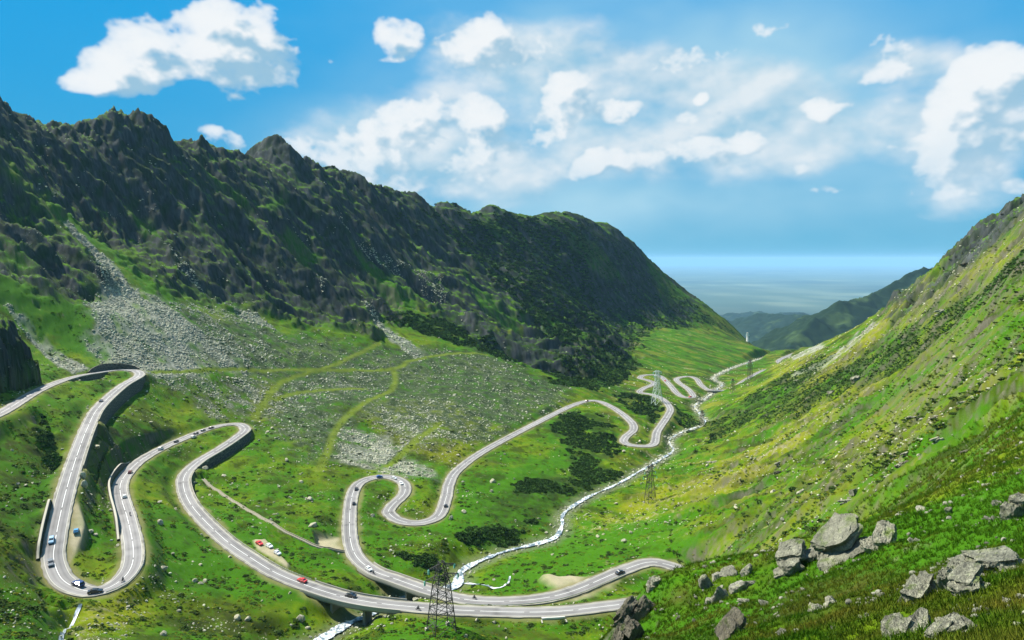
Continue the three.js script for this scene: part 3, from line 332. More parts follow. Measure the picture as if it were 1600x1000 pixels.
function ground(x, z) {
  const cv = lastCover = cover(x, z);
  let h = base(x, z), dRoad = 1e9, best = null, side = 0;
  let sw = 0, sy = 0, dFree = 1e9, freeY = 0;
  roadNear.each(x, z, 34, (it, q, dx, dz) => {
    if (it.free) { if (q < dFree) { dFree = q; freeY = it.y; } return; }
    const w = 1 / Math.max(q, 1.5) ** 6; sw += w; sy += w * it.y; if (q < dRoad) { dRoad = q; best = it; side = Math.sign(dx * roadSide[it.i].x + dz * roadSide[it.i].z); } });
  const calm = best ? sstep(3.5, 16, dRoad) : 1;
  let g = 0, gd = 0;
  gullyNear.each(x, z, 20, (it, q) => { const v = it.deep * (1 - sstep(0, it.wide, q)); if (v > gd) gd = v; });
  let dStr = 1e9, sY = 0; streamNear.each(x, z, 26, (it, q) => { if (q < dStr) { dStr = q; sY = it.y; } });
  const calmS = dStr < 26 ? mix(0.3, 1, sstep(4, 22, dStr)) : 1;
  h += relief(x, z, cv) * calm * calmS - gd * (0.8 + 0.5 * noise(x / 5, z / 5));
  if (lastLedge > 0.05) { const q = h / 13 + 1.6 * fbm(x / 45, z / 45, 3) + x / 70; h += lastLedge * 2.0 * (sstep(0.1, 0.9, q - Math.floor(q)) - (q - Math.floor(q))) * 1.6; }
  if (dStr < 26) h = mix(Math.min(h, sY - 0.9), h, sstep(2.2, 20, dStr + noise(x / 6, z / 6) * 1.5));
  if (x < -255 && z < -285 && z > -460) { const ci = inside(cragZone, x, z) + 7 * fbm(x / 16, z / 16, 3); if (ci > 0) h = Math.max(h, -86 + 16 * sstep(0, 3, ci) + 14 * sstep(4, 8, ci) + 12 * sstep(9, 15, ci) + 13 * sstep(14, 40, ci) + 7 * (ridged(x / 13, z / 13, 3) - 0.5) + 3 * fbm(x / 4, z / 4, 3)); lastCrag = clamp(ci / 5); } else lastCrag = 0;
  trailNear.each(x, z, 9, (it, q) => { const t = 1 - sstep(1.2, 5, q); if (t > g) g = t; });
  if (best && lastCrag < 0.2) {
    const ry = sy / sw;
    if (cv.dirt > 0 && dRoad < 26) h = mix(h, ry - 0.25 - 0.02 * dRoad, cv.dirt);
    let target = ry - 0.35, lo = 4.1, hi = 13;
    const par = roadPar[best.i], wl = WALLS.find(([a, b, s, hh]) => hh && par > a && par < b && s === side);
    if (wl && wl[3] < 0) { const e = sstep(wl[0], wl[0] + 0.7, par) * sstep(wl[1], wl[1] - 0.7, par), up = ry - wl[3] * e - 0.35; h = dRoad < 4.6 ? target : mix(target, Math.max(mix(up, h, sstep(6, 11, dRoad)), Math.min(h, up)), sstep(4.7, 5.4, dRoad)); }
    else if (wl && dRoad > 3.5) { const e = sstep(wl[0], wl[0] + 0.5, par) * sstep(wl[1], wl[1] - 0.5, par), drop = ry - wl[3] * e - 0.4; const nat = mix(drop, h, sstep(5, Math.min(10 + 2.2 * wl[3], 17), dRoad)); h = Math.min(mix(target, nat, sstep(3.6, 4.3, dRoad)), mix(h, nat, e)); }
    else h = mix(target, h, sstep(lo, hi, dRoad));
    const mx = ry - 0.3 + Math.max(0, dRoad - 5) * 1.4; if (h > mx && !(wl && wl[3] < 0)) h = mx;
  }
  if (dFree < 16) { const top = freeY - mix(4.5, -6, sstep(6, 16, dFree)); if (dStr < 30) h = Math.min(h, Math.max(top - 2, sY - 0.9 + Math.max(0, dStr - 4) * 0.55)); h = Math.min(h, freeY - 1.6 + Math.max(0, dFree - 5)); }
  ground.road = Math.min(dRoad, dFree); ground.stream = dStr; ground.trail = g; ground.gully = gd;
  return h;
}
// ---------------------------------------------------------------- the ground sheet
const rows = [];
for (const [a, b, n] of [[2.5, 70, 190], [70, 205, 125], [205, 650, 330], [650, 1850, 430], [1850, 2600, 45]]) for (let k = 0; k < n; k++) rows.push(a * Math.pow(b / a, k / n));
rows.push(2600);
const NC = 900, NR = rows.length;
{
  const pos = new Float32Array(NC * NR * 3), col = new Float32Array(NC * NR * 3), uv = new Float32Array(NC * NR * 2), aux = new Float32Array(NC * NR * 12);
  for (let j = 0; j < NR; j++) for (let i = 0; i < NC; i++) {
    const k = j * NC + i, d = rows[j], x = (-0.94 + 1.88 * i / (NC - 1)) * d, z = -d, y = ground(x, z), c = lastCover;
    pos[k * 3] = x; pos[k * 3 + 1] = y; pos[k * 3 + 2] = z; uv[k * 2] = x / 5; uv[k * 2 + 1] = z / 5;
    aux.set([c.scree * (1 - ground.trail), c.talus, c.pine, c.bright, c.yellow, c.dirt, Math.max(c.rock * (1 - 0.85 * c.green), lastCrag), ground.road, ground.trail, ground.stream, c.rubble * (1 - ground.trail), c.heathShade], k * 12);
  }
  const index = new Uint32Array((NC - 1) * (NR - 1) * 6); let q = 0;
  for (let j = 0; j < NR - 1; j++) for (let i = 0; i < NC - 1; i++) { const a = j * NC + i, b = a + 1, c = a + NC, e = c + 1; index[q++] = a; index[q++] = b; index[q++] = c; index[q++] = b; index[q++] = e; index[q++] = c; }
  const geo = new THREE.BufferGeometry(); geo.setAttribute('position', new THREE.BufferAttribute(pos, 3)); geo.setIndex(new THREE.BufferAttribute(index, 1)); geo.computeVertexNormals();
  const nor = geo.attributes.normal.array;
  for (let k = 0; k < NC * NR; k++) {
    const x = pos[k * 3], y = pos[k * 3 + 1], z = pos[k * 3 + 2], d = -z, ny = nor[k * 3 + 1], o = k * 12;
    const [scree, talus, pine, bright, yellow, dirt, rock, dRoad, trail, dStr, rubble, heathShade] = aux.subarray(o, o + 12);
    const a = 0.8 * x + 0.6 * z, cc = -0.6 * x + 0.8 * z;
    const n1 = fbm(x / 55, z / 55, 4), n2 = fbm(x / 11 + 30, z / 11, 3), n3 = fbm(x / 2.6, z / 2.6 + 70, 3, 0.65), st = x > 40 && d > 45 ? fbm(cc / 8, a / 45, 3) : 0;
    // grass: lush, dry and dark tufts, the dark deepened as painted shadow patches
    let r = 0.040, g = 0.128, b = 0.002;
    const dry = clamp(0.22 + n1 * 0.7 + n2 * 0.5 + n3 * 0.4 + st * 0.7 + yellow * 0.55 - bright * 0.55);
    r = mix(r, 0.165, dry); g = mix(g, 0.190, dry); b = mix(b, 0.004, dry);
    const dk = clamp(sstep(0.02, 0.42, n2 * 0.9 + n3 * 0.6 + fbm(x / 26 + 11, z / 26, 3) * 0.6 - n1 * 0.3 - bright * 0.3 + Math.max(0, -st) * 0.6));
    r = mix(r, 0.022, dk * 0.8); g = mix(g, 0.044, dk * 0.8); b = mix(b, 0.003, dk * 0.8);
    const put = (R, G, B, t) => { t = clamp(t); r = mix(r, R, t); g = mix(g, G, t); b = mix(b, B, t); };
    if (heathShade > 0) put(0.018, 0.031, 0.004, heathShade * 0.9 * clamp(0.62 + n2 * 1.1 + n3 * 0.8 + n1 * 0.4) * (1 - trail));  // heath tone, darkened further to carry cloud shade in the colour
    put(0.034, 0.040, 0.008, sstep(0.18, 0.5, fbm(x / 38 + 61, z / 38, 4, 0.6) + n3 * 0.35 - bright * 0.25) * 0.6);
    if (d < 85) put(0.078, 0.066, 0.017, sstep(0.05, 0.5, fbm(x / 5 + 20, z / 5, 4) * 0.9 + 0.05 - bright * 0.4) * 0.38);
    put(0.187, 0.183, 0.117, sstep(0.42, 0.6, n3 + st * 0.4 + yellow * 0.22) * 0.6);            // stony specks
    if (x > 60 && d > 70) { const s2 = fbm(cc / 14 + 5, a / 60, 4, 0.6), sl = sstep(60, 130, x); put(0.030, 0.042, 0.006, sl * sstep(0.05, 0.45, fbm(cc / 42 + 3, a / 150, 4, 0.6) + n2 * 0.25) * 0.75); put(0.156, 0.156, 0.025, sl * sstep(0.0, 0.4, s2 + n1 * 0.4) * 0.6); put(0.031, 0.036, 0.011, sl * sstep(0.12, 0.42, -s2 + n3 * 0.3) * 0.8); put(0.211, 0.195, 0.125, sl * sstep(0.30, 0.5, st * 0.7 + n3 * 0.5) * 0.7); }  // the broad dark olive patches put shadow patches into the flank colour
    if (yellow > 0) put(0.203, 0.195, 0.094, yellow * sstep(0.1, 0.5, n3 + n2 * 0.5) * 0.6);
    if (rubble > 0) { put(0.13, 0.145, 0.115, rubble * clamp(0.35 + n2 * 0.8 + 1.0 * fbm(cc / 16, a / 90, 3)) * 0.75); put(0.26, 0.27, 0.22, rubble * sstep(0.15, 0.5, n3 + n2 * 0.3) * 0.6); }
    const sf = scree * clamp(0.75 + n2 * 0.9 + 1.1 * fbm(cc / 16, a / 90, 3)); put(0.235, 0.245, 0.215, sf); if (scree > 0.2) put(0.281, 0.289, 0.257, sf * sstep(0.0, 0.5, n3) * 0.8);
    put(0.046, 0.070, 0.032, talus * clamp(0.72 + n2 * 1.2)); if (talus > 0.2) { put(0.15, 0.165, 0.12, talus * sstep(0.12, 0.5, n3 + n1 * 0.3) * 0.65); put(0.014, 0.030, 0.006, talus * sstep(0.15, 0.4, n2 - n3 * 0.4) * 0.7); }
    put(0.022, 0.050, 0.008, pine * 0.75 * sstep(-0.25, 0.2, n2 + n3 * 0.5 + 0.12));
    if (rock > 0.02) {
      const steep = sstep(0.88, 0.66, ny + n2 * 0.16), gn = 0.85 + n3 * 0.8 + n2 * 0.6, meadow = sstep(0.05, 0.4, fbm((-0.37 * x + 0.93 * z) / 30, (0.93 * x + 0.37 * z) / 170, 3) * 1.6 + n2 * 0.4 + (ny - 0.72) * 1.6);  // meadow: bright green streaks, sunlit grass between dark ribs put into the colour
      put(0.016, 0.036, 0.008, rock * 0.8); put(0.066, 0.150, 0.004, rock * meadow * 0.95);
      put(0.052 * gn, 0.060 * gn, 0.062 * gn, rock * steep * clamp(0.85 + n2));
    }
    const bare = sstep(0.74, 0.52, ny + n2 * 0.1); put(0.109, 0.105, 0.078, bare * (1 - rock) * clamp(0.45 + n3 + n2) * (dRoad < 6 ? 0.3 : 1));
    put(0.117, 0.160, 0.016, trail * 0.9);
    put(0.343, 0.304, 0.211, dirt * clamp(0.9 + n2 * 0.4));
    if (dRoad < 9) put(0.172, 0.156, 0.070, sstep(7.5, 4.2, dRoad + n2 * 3) * 0.75);
    if (dStr < 12) put(0.125, 0.133, 0.086, sstep(10, 3, dStr + n2 * 4) * 0.6);
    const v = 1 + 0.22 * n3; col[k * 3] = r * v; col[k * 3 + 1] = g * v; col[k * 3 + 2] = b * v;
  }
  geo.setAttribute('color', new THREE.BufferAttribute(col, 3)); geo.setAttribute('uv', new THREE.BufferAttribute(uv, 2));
  const T = 512, px = new Uint8Array(T * T * 4), bp = new Uint8Array(T * T * 4);
  const wrapn = (x, y, f, s) => { const a = x / T * 6.28318, b = y / T * 6.28318; return noise3(Math.cos(a) * f + s, Math.sin(a) * f + Math.cos(b) * f, Math.sin(b) * f - s); };
  for (let y = 0; y < T; y++) for (let x = 0; x < T; x++) { const n = wrapn(x, y, 6, 3) * 0.35 + wrapn(x, y, 16, 9) * 0.4 + wrapn(x, y, 38, 21) * 0.45, k = (y * T + x) * 4, v = clamp(0.9 + n * 0.25) * 255; px[k] = v; px[k + 1] = v; px[k + 2] = v * 0.97; px[k + 3] = 255; const e = clamp(0.5 + n * 0.6) * 255; bp[k] = bp[k + 1] = bp[k + 2] = e; bp[k + 3] = 255; }
  const tex = (d, srgb) => { const t = new THREE.DataTexture(d, T, T); t.wrapS = t.wrapT = THREE.RepeatWrapping; t.magFilter = THREE.LinearFilter; t.minFilter = THREE.LinearMipmapLinearFilter; if (srgb) t.colorSpace = THREE.SRGBColorSpace; t.needsUpdate = true; return t; };
  const m = new THREE.MeshPhysicalMaterial({ vertexColors: true, roughness: 1, specularIntensity: 0.15, map: tex(px, true), bumpMap: tex(bp), bumpScale: 0.08 });
  const t = mesh('terrain', geo, m); tag(t, 'green valley floor and mountain flanks of grass, rock and scree', 'terrain', null, 'structure');
}
// ---------------------------------------------------------------- far hills and the plain below
function sheet(name, x0, x1, z0, z1, nx, nz, f, colour, label, power = 1) {
  const pos = new Float32Array(nx * nz * 3), col = new Float32Array(nx * nz * 3), ix = [];
  for (let j = 0; j < nz; j++) for (let i = 0; i < nx; i++) { const k = j * nx + i, x = mix(x0, x1, i / (nx - 1)), z = mix(z0, z1, Math.pow(j / (nz - 1), power)); pos[k * 3] = x; pos[k * 3 + 1] = f(x, z); pos[k * 3 + 2] = z; const c = colour(x, z); col[k * 3] = c[0]; col[k * 3 + 1] = c[1]; col[k * 3 + 2] = c[2]; if (i < nx - 1 && j < nz - 1) ix.push(k, k + 1, k + nx, k + 1, k + nx + 1, k + nx); }
  const g = new THREE.BufferGeometry(); g.setAttribute('position', new THREE.BufferAttribute(pos, 3)); g.setAttribute('color', new THREE.BufferAttribute(col, 3)); g.setIndex(ix); g.computeVertexNormals();
  return tag(mesh(name, g, new THREE.MeshPhysicalMaterial({ vertexColors: true, roughness: 1, specularIntensity: 0.1 })), label, name.replace(/_/g, ' '), null, 'structure');
}
const PLAIN = -1000;
const ridgeLine = (pts, wide) => (x, z) => { let h = -1e9; for (let i = 0; i < pts.length - 1; i++) { const [ax, ay, az] = pts[i], [bx, by, bz] = pts[i + 1], ex = bx - ax, ez = bz - az, t = clamp(((x - ax) * ex + (z - az) * ez) / (ex * ex + ez * ez)), q = Math.hypot(x - ax - ex * t, z - az - ez * t); h = Math.max(h, mix(ay, by, t) - q * wide); } return h; };
const rough = (x, z) => 60 * fbm(x / 700, z / 700, 3) - 70 * (1 - ridged(x / 420, z / 420, 3)) + 16 * fbm(x / 45, z / 45, 3);
const FAR_HILLS = [["forested_hill", "dark forested ridge rising across the valley mouth", [[1098.0, -431.0, -2900.0], [1293.0, -318.0, -3100.0], [1465.0, -259.0, -3250.0], [1622.0, -196.0, -3350.0], [1803.0, -136.0, -3450.0], [2042.0, -78.0, -3550.0], [2226.0, -35.0, -3600.0], [2696.0, 35.0, -3700.0], [3739.0, 206.0, -3900.0]], 0.62, [600, 4200, -2500, -4700]], ["distant_hill", "blue wooded foothill low in the valley gap", [[1678.0, -671.0, -7000.0], [2282.0, -587.0, -6800.0], [2468.0, -532.0, -6600.0], [2639.0, -534.0, -6400.0], [2824.0, -487.0, -6200.0], [3452.0, -374.0, -6000.0]], 0.45, [400, 5200, -4600, -8600]], ["distant_hill", "faint blue foothill at the edge of the lowland plain", [[1007.0, -956.0, -10500.0], [2517.0, -876.0, -10500.0], [3590.0, -788.0, -10400.0], [3912.0, -802.0, -10200.0], [4794.0, -815.0, -10000.0]], 0.35, [-1000, 7000, -8700, -12500]]];
for (const [name, label, pts, wide, box] of FAR_HILLS) {
  const f = ridgeLine(pts, wide);
  sheet(name, ...box, 330, 260, (x, z) => Math.max(f(x, z) + rough(x, z), PLAIN - 40), (x, z) => { const n = fbm(x / 160, z / 160, 4), m = fbm(x / 30, z / 30, 3), s = sstep(0.15, 0.45, n + m * 0.4); return [mix(0.010, 0.035, s), mix(0.022, 0.060, s), mix(0.010, 0.020, s)]; }, label);
}
sheet('plain', -60000, 60000, -5000, -95000, 260, 260, (x, z) => PLAIN + 20 * fbm(x / 4000, z / 4000, 3), (x, z) => { const c = noise(Math.floor(x / 900) * 7.31 + 0.5, Math.floor(z / 1400) * 3.77 + 0.3), n = fbm(x / 5000, z / 8000, 3), s = sstep(-0.1, 0.5, n); return [mix(0.05, 0.024, s) + 0.09 * Math.max(0, c), mix(0.08, 0.045, s) + 0.09 * Math.max(0, c), mix(0.055, 0.034, s) + 0.06 * Math.max(0, c)]; }, 'hazy lowland plain of fields far beyond the valley mouth', 1.6);
scene.fog = new THREE.FogExp2(new THREE.Color(0.36, 0.70, 1.0), 0.000023);
const matte = (r, g, b, e = {}) => { const m = new THREE.MeshPhysicalMaterial({ roughness: 1, specularIntensity: 0.15, ...e }); m.color.setRGB(r, g, b); return m; };
// ---------------------------------------------------------------- road
const V = (x, y, z) => new THREE.Vector3(x, y, z);
function strip(i0, i1, profile, colour) {                               // sweep a profile of [offset, height] along the road between two samples
  const n = i1 - i0 + 1, m = profile.length, pos = [], col = [], ix = [], uv = [];
  for (let k = 0; k < n; k++) for (let j = 0; j < m; j++) {
    const p = roadPts[i0 + k], s = roadSide[i0 + k], [o, h] = typeof profile[j] === 'function' ? profile[j](k / (n - 1), i0 + k) : profile[j];
    pos.push(p.x + s.x * o, p.y + h, p.z + s.z * o); uv.push((i0 + k) * 2.2, o + h); if (colour) col.push(...colour(p.x + s.x * o, p.z + s.z * o, o, i0 + k));
    if (k < n - 1 && j < m - 1) { const a = k * m + j; ix.push(a, a + 1, a + m, a + 1, a + m + 1, a + m); }
  }
  const g = new THREE.BufferGeometry(); g.setAttribute('position', new THREE.Float32BufferAttribute(pos, 3)); g.setAttribute('uv', new THREE.Float32BufferAttribute(uv, 2)); if (colour) g.setAttribute('color', new THREE.Float32BufferAttribute(col, 3));
  g.setIndex(ix); g.computeVertexNormals(); return g;
}
const LAST = roadPts.length - 1;
{
  const road = tag(new THREE.Group(), 'grey two lane mountain road winding down the valley in hairpins', 'road', null, 'structure'); road.name = numbered('road'); scene.add(road);
  const offs = [-3.2, -2.4, -1.6, -0.8, 0, 0.8, 1.6, 2.4, 3.2];
  mesh('asphalt', strip(0, LAST, offs.map((o) => [o, 0]), (x, z, o, i) => { const n = fbm(x / 7, z / 7, 4), w = 0.034 * Math.cos((Math.abs(o) - 1.6) * 4.2) - 0.012 * fbm(x / 2, z / 2, 3), lane = o > 0 ? 0.012 : 0, patch = Math.floor(i / 23 + (o > 0 ? 0.4 : 0)), t = 0.135 + n * 0.05 - w * 0.7 + lane * 0.7 + 0.05 * noise(patch * 3.7, o > 0 ? 9.1 : 2.3) - (i % 37 === 5 ? 0.04 : 0); return [t * 1.04, t, t * 0.97]; }), std(1, 1, 1, 0.9, { vertexColors: true }), road);
  for (const s of [-1, 1]) {
    const pr = [[3.2, -0.012], [3.75, 0.01], [4.15, 0.02], [4.2, -1.6]].map(([o, h]) => o < 4 ? [o * s, h] : (k, i) => { const p = roadPts[i]; return [(o + 0.38 * noise(p.x / 3.5 + s * 9, p.z / 3.5) * (onBridge(roadPar[i]) ? 0 : 1)) * s, h]; }); if (s > 0) pr.reverse();
    mesh('shoulder', strip(0, LAST, s > 0 ? pr.reverse() : pr, (x, z, o, i) => { const t = 0.18 + 0.14 * fbm(x / 5, z / 5, 3) + 0.06 * noise(x / 1.5, z / 1.5); return [t, t * 0.95, t * 0.78]; }), std(1, 1, 1, 0.95, { vertexColors: true }), road);
    mesh('edge_line', strip(0, LAST, [[2.88 * s, 0.02], [3.14 * s, 0.02]]), std(0.32, 0.31, 0.27, 0.85), road);
  }
  for (let i = 0; i < LAST - 8; i += 9) mesh('centre_line', strip(i, i + 8, [[-0.13, 0.02], [0.13, 0.02]]), std(0.5, 0.5, 0.48, 0.8), road);
}
// joined lengths of the same paint share one mesh
{ const road = scene.getObjectByName('road'), parts = road.children.filter((c) => c.name === 'centre_line'), m = parts[0].material, g = mergeGeometries(parts.map((p) => p.geometry)); parts.forEach((p) => road.remove(p)); mesh('centre_line', g, m, road); }
// stone retaining walls under the road
const wallStone = (() => {
  const T = 256, px = new Uint8Array(T * T * 4); for (let y = 0; y < T; y++) for (let x = 0; x < T; x++) { const v = clamp(0.62 + fbm(x / 30, y / 30, 4) * 0.5) * 255, k = (y * T + x) * 4; px[k] = v; px[k + 1] = v; px[k + 2] = v * 0.94; px[k + 3] = 255; }
  const t = new THREE.DataTexture(px, T, T); t.colorSpace = THREE.SRGBColorSpace; t.wrapS = t.wrapT = THREE.MirroredRepeatWrapping; t.repeat.set(0.1, 0.1); t.magFilter = THREE.LinearFilter; t.needsUpdate = true;
  return std(0.19, 0.18, 0.15, 0.95, { map: t });
})();
const coping = std(0.30, 0.28, 0.22, 0.9);
const wallNames = ['tall curved retaining wall under the uppermost hairpin', 'low retaining wall below the long straight ramp', 'dark retaining wall beside the layby ramp, on its outer edge', 'curved retaining wall on the inner climb between two hairpins', 'sloping retaining wall under the second hairpin', 'low retaining wall at the bend by the concrete channel', 'short retaining wall under the road beside the crag'];
WALLS.forEach(([a, b, s, h], w) => {
  const t = thing('retaining_wall', 'grey stone ' + wallNames[w], 'wall', 'retaining walls along the road'), i0 = roadAt(a), i1 = roadAt(b), tall = (k) => h * Math.min(1, sstep(0, 0.14, k) + 0.15) * Math.min(1, sstep(1, 0.86, k) + 0.15) + 1.6;
  if (h < 0) { const up = (k) => 0.3 - h * sstep(0, 0.14, k) * sstep(1, 0.86, k); mesh('masonry', strip(i0, i1, [[4.6 * s, -0.8], (k) => [(4.62 + up(k) * 0.06) * s, up(k)], (k) => [5.5 * s, up(k)], [5.5 * s, -0.8]]), wallStone, t); mesh('coping', strip(i0, i1, [(k) => [4.5 * s, up(k)], (k) => [4.5 * s, up(k) + 0.25], (k) => [5.3 * s, up(k) + 0.25], (k) => [5.3 * s, up(k)]]), coping, t); return; }
  const face = [[4.21 * s, -0.25], (k) => [(4.25 + tall(k) * 0.05) * s, -0.25 - tall(k) * 0.5], (k) => [(4.3 + tall(k) * 0.1) * s, -0.3 - tall(k)], (k) => [3.6 * s, -0.3 - tall(k)], [3.6 * s, -0.25]]; if (s < 0) face.reverse();
  mesh('masonry', strip(i0, i1, face), wallStone, t);
  const cp = [[4.16 * s, -0.1], [4.16 * s, 0.38], [4.5 * s, 0.38], [4.5 * s, -0.27], [4.16 * s, -0.27]]; if (s > 0) cp.reverse();
  mesh('coping', strip(i0, i1, cp), coping, t);
});
{ const t = thing('retaining_wall', 'dark arched retaining wall above the uppermost hairpin', 'wall', 'retaining walls along the road'), i0 = roadAt(4.0), i1 = roadAt(5.9), tall = (k) => 1 + 4.5 * Math.sin(k * Math.PI) ** 0.6;
  mesh('masonry', strip(i0, i1, [[-4.6, -1], (k) => [-5, tall(k)], (k) => [-6.2, tall(k)], [-6.2, -1]]), wallStone, t); }
// guard rails on the outer edges of the lower hairpin
for (const [a, b, s, l] of [[18.4, 21.2, 1, 'pale steel guard rail along the outer edge of the lowest hairpin'], [37.6, 41.6, -1, 'pale steel guard rail above the parked red car'], [54, 57.2, -1, 'pale steel guard rail along the loop road behind the lattice pylon']]) {
  const t = thing('guard_rail', l, 'guard rail', 'guard rails on the road edge'), i0 = roadAt(a), i1 = roadAt(b), steel = std(0.5, 0.5, 0.46, 0.55, { metalness: 0.3 });
  mesh('rail', strip(i0, i1, [[4.02 * s, 0.4], [4.08 * s, 0.55], [4.02 * s, 0.72], [3.98 * s, 0.72], [3.98 * s, 0.4], [4.02 * s, 0.4]]), steel, t);
  const pg = new THREE.BoxGeometry(0.1, 0.75, 0.1); for (let i = i0; i <= i1; i += 2) { const p = roadPts[i], q = roadSide[i], m = mesh('post', pg, steel, t); m.position.set(p.x + q.x * 4.1 * s, p.y + 0.33, p.z + q.z * 4.1 * s); }
}
// bridges
const concrete = std(0.29, 0.275, 0.23, 0.9), darkConcrete = std(0.17, 0.165, 0.14, 0.95);
BRIDGES.forEach(([a, b], w) => {
  const t = thing('road_bridge', ['concrete bridge carrying the lower road over the white stream', 'concrete bridge of the loop road just upstream of the lower bridge', 'small far bridge where the road crosses the stream'][w], 'bridge'), i0 = Math.max(0, roadAt(a) - 2), i1 = roadAt(b) + 2;
  mesh('deck', strip(i0, i1, [[-4.35, -0.06], [-4.35, -1.1], [-3.2, -1.5], [3.2, -1.5], [4.35, -1.1], [4.35, -0.06], [-4.35, -0.06]]), concrete, t);
  for (const s of [-1, 1]) mesh('parapet', strip(i0, i1, [[4.24 * s, -0.05], [4.24 * s, 0.62], [4.52 * s, 0.62], [4.52 * s, -0.9]]), concrete, t);
  if (w < 2) for (const k of [0.02, 0.35, 0.68, 0.98]) {
    const i = Math.round(mix(i0, i1, k)), p = roadPts[i], q = roadSide[i], g = new THREE.BoxGeometry(6.4, 14, k > 0.1 && k < 0.9 ? 1.1 : 2.4), m = mesh(k > 0.1 && k < 0.9 ? 'pier' : 'abutment', g, darkConcrete, t);
    m.position.set(p.x, p.y - 8.45, p.z); m.rotation.y = Math.atan2(-q.z, q.x);
  }
});
{ const t = thing('culvert', 'pale concrete culvert mouth under the lower road', 'culvert'), i0 = roadAt(45.86), i1 = roadAt(46.22), s = roadSide[i0].z > 0 ? 1 : -1;
  mesh('headwall', strip(i0, i1, [[4.3 * s, 0.3], [5.0 * s, 0.3], [5.0 * s, -0.8], [4.3 * s, -0.8]]), std(0.6, 0.58, 0.52, 0.9), t);
  mesh('opening_shade', strip(i0, i1, [[4.9 * s, -0.8], [4.85 * s, -3]]), std(0.03, 0.03, 0.03, 1), t);  // near-black sheet across the mouth, standing for the shade inside
  for (const i of [i0, i1]) { const p = roadPts[i], q = roadSide[i], m = mesh('wing_wall', new THREE.BoxGeometry(3.2, 2.6, 0.5), concrete, t); m.position.set(p.x + q.x * 5.6 * s, p.y - 1.7, p.z + q.z * 5.6 * s); m.rotation.y = Math.atan2(-q.z, q.x) ; } }
// ---------------------------------------------------------------- white water
function waterRibbon(pts, half, lift, name, label, category) {
  const pos = [], col = [], ix = [], M = 9;
  pts.forEach((p, i) => {
    const a = pts[Math.max(0, i - 1)], b = pts[Math.min(pts.length - 1, i + 1)], t = V(b.x - a.x, 0, b.z - a.z).normalize(), w = half(i, p);
    for (let j = 0; j < M; j++) { const o = (j / (M - 1) * 2 - 1) * w + noise(i * 0.37, j) * 0.2, x = p.x - t.z * o, z = p.z + t.x * o, n = fbm(x / 1.6, z / 1.6, 4, 0.6), big = fbm(x / 9 + 4, z / 9, 3), f = clamp(0.28 + n * 3.0 + big * 1.6);
      pos.push(x, lift(p, x, z) + n * 0.22, z); col.push(mix(0.06, 0.62, f), mix(0.095, 0.645, f), mix(0.115, 0.66, f)); if (i < pts.length - 1 && j < M - 1) { const q = i * M + j; ix.push(q, q + 1, q + M, q + 1, q + M + 1, q + M); } }
  });
  const g = new THREE.BufferGeometry(); g.setAttribute('position', new THREE.Float32BufferAttribute(pos, 3)); g.setAttribute('color', new THREE.Float32BufferAttribute(col, 3)); g.setIndex(ix); g.computeVertexNormals();
  return tag(mesh(name, g, std(1, 1, 1, 0.5, { vertexColors: true, side: THREE.DoubleSide })), label, category, null, 'structure');
}
{
  const fine = smoothLine(streamPts, 0.8);
  waterRibbon(fine, (i, p) => { const d = -p.z; return (d < 345 ? 2.0 : d < 700 ? 1.2 : 1.15) * (0.95 + 0.75 * noise(i * 0.05, 3.3) + 0.4 * noise(i * 0.19, 8)); }, (p) => p.y - 0.35, 'stream', 'white foaming stream running along the valley floor', 'stream');
  const names = ['thin side brook tumbling down the gully below the lowest hairpin', 'small looping side arm of the stream beside the bridges'];
  sideLines.forEach((l, n) => waterRibbon(l, (i) => 0.5 * (1 + 0.5 * noise(i * 0.3, n)), (p, x, z) => ground(x, z) + 0.25, 'brook', names[n], 'brook'));
}
// concrete channel running down the meadow
{
  const l = flat(CHANNEL, 2.5), t = thing('drainage_channel', 'pale concrete drainage channel running straight down the meadow', 'channel'), ys = l.map((p) => ground(p.x, p.z));
  for (let k = 0; k < 6; k++) for (let i = 1; i < ys.length - 1; i++) ys[i] = Math.max(ys[i], (ys[i - 1] + ys[i + 1]) / 2 - 0.05);
  const side = (o, w, h0, h1) => { const pos = [], ix = []; l.forEach((p, i) => { const a = l[Math.max(0, i - 1)], b = l[Math.min(l.length - 1, i + 1)], q = V(b.x - a.x, 0, b.z - a.z).normalize(); for (const [e, h] of [[o, h0], [o, h1], [o + w, h1], [o + w, h0]]) pos.push(p.x - q.z * e, ys[i] + h, p.z + q.x * e); if (i < l.length - 1) for (let j = 0; j < 3; j++) { const k = i * 4 + j; ix.push(k, k + 1, k + 4, k + 1, k + 5, k + 4); } }); const g = new THREE.BufferGeometry(); g.setAttribute('position', new THREE.Float32BufferAttribute(pos, 3)); g.setIndex(ix); g.computeVertexNormals(); return g; };
  const m = std(0.26, 0.235, 0.165, 0.95, { side: THREE.DoubleSide });
  mesh('channel_wall', side(-0.9, 0.35, -0.6, 0.55), m, t); mesh('channel_wall', side(0.55, 0.35, -0.6, 0.5), m, t); mesh('channel_bed', side(-0.55, 1.1, -0.6, 0.12), std(0.2, 0.19, 0.14, 1, { side: THREE.DoubleSide }), t);
}
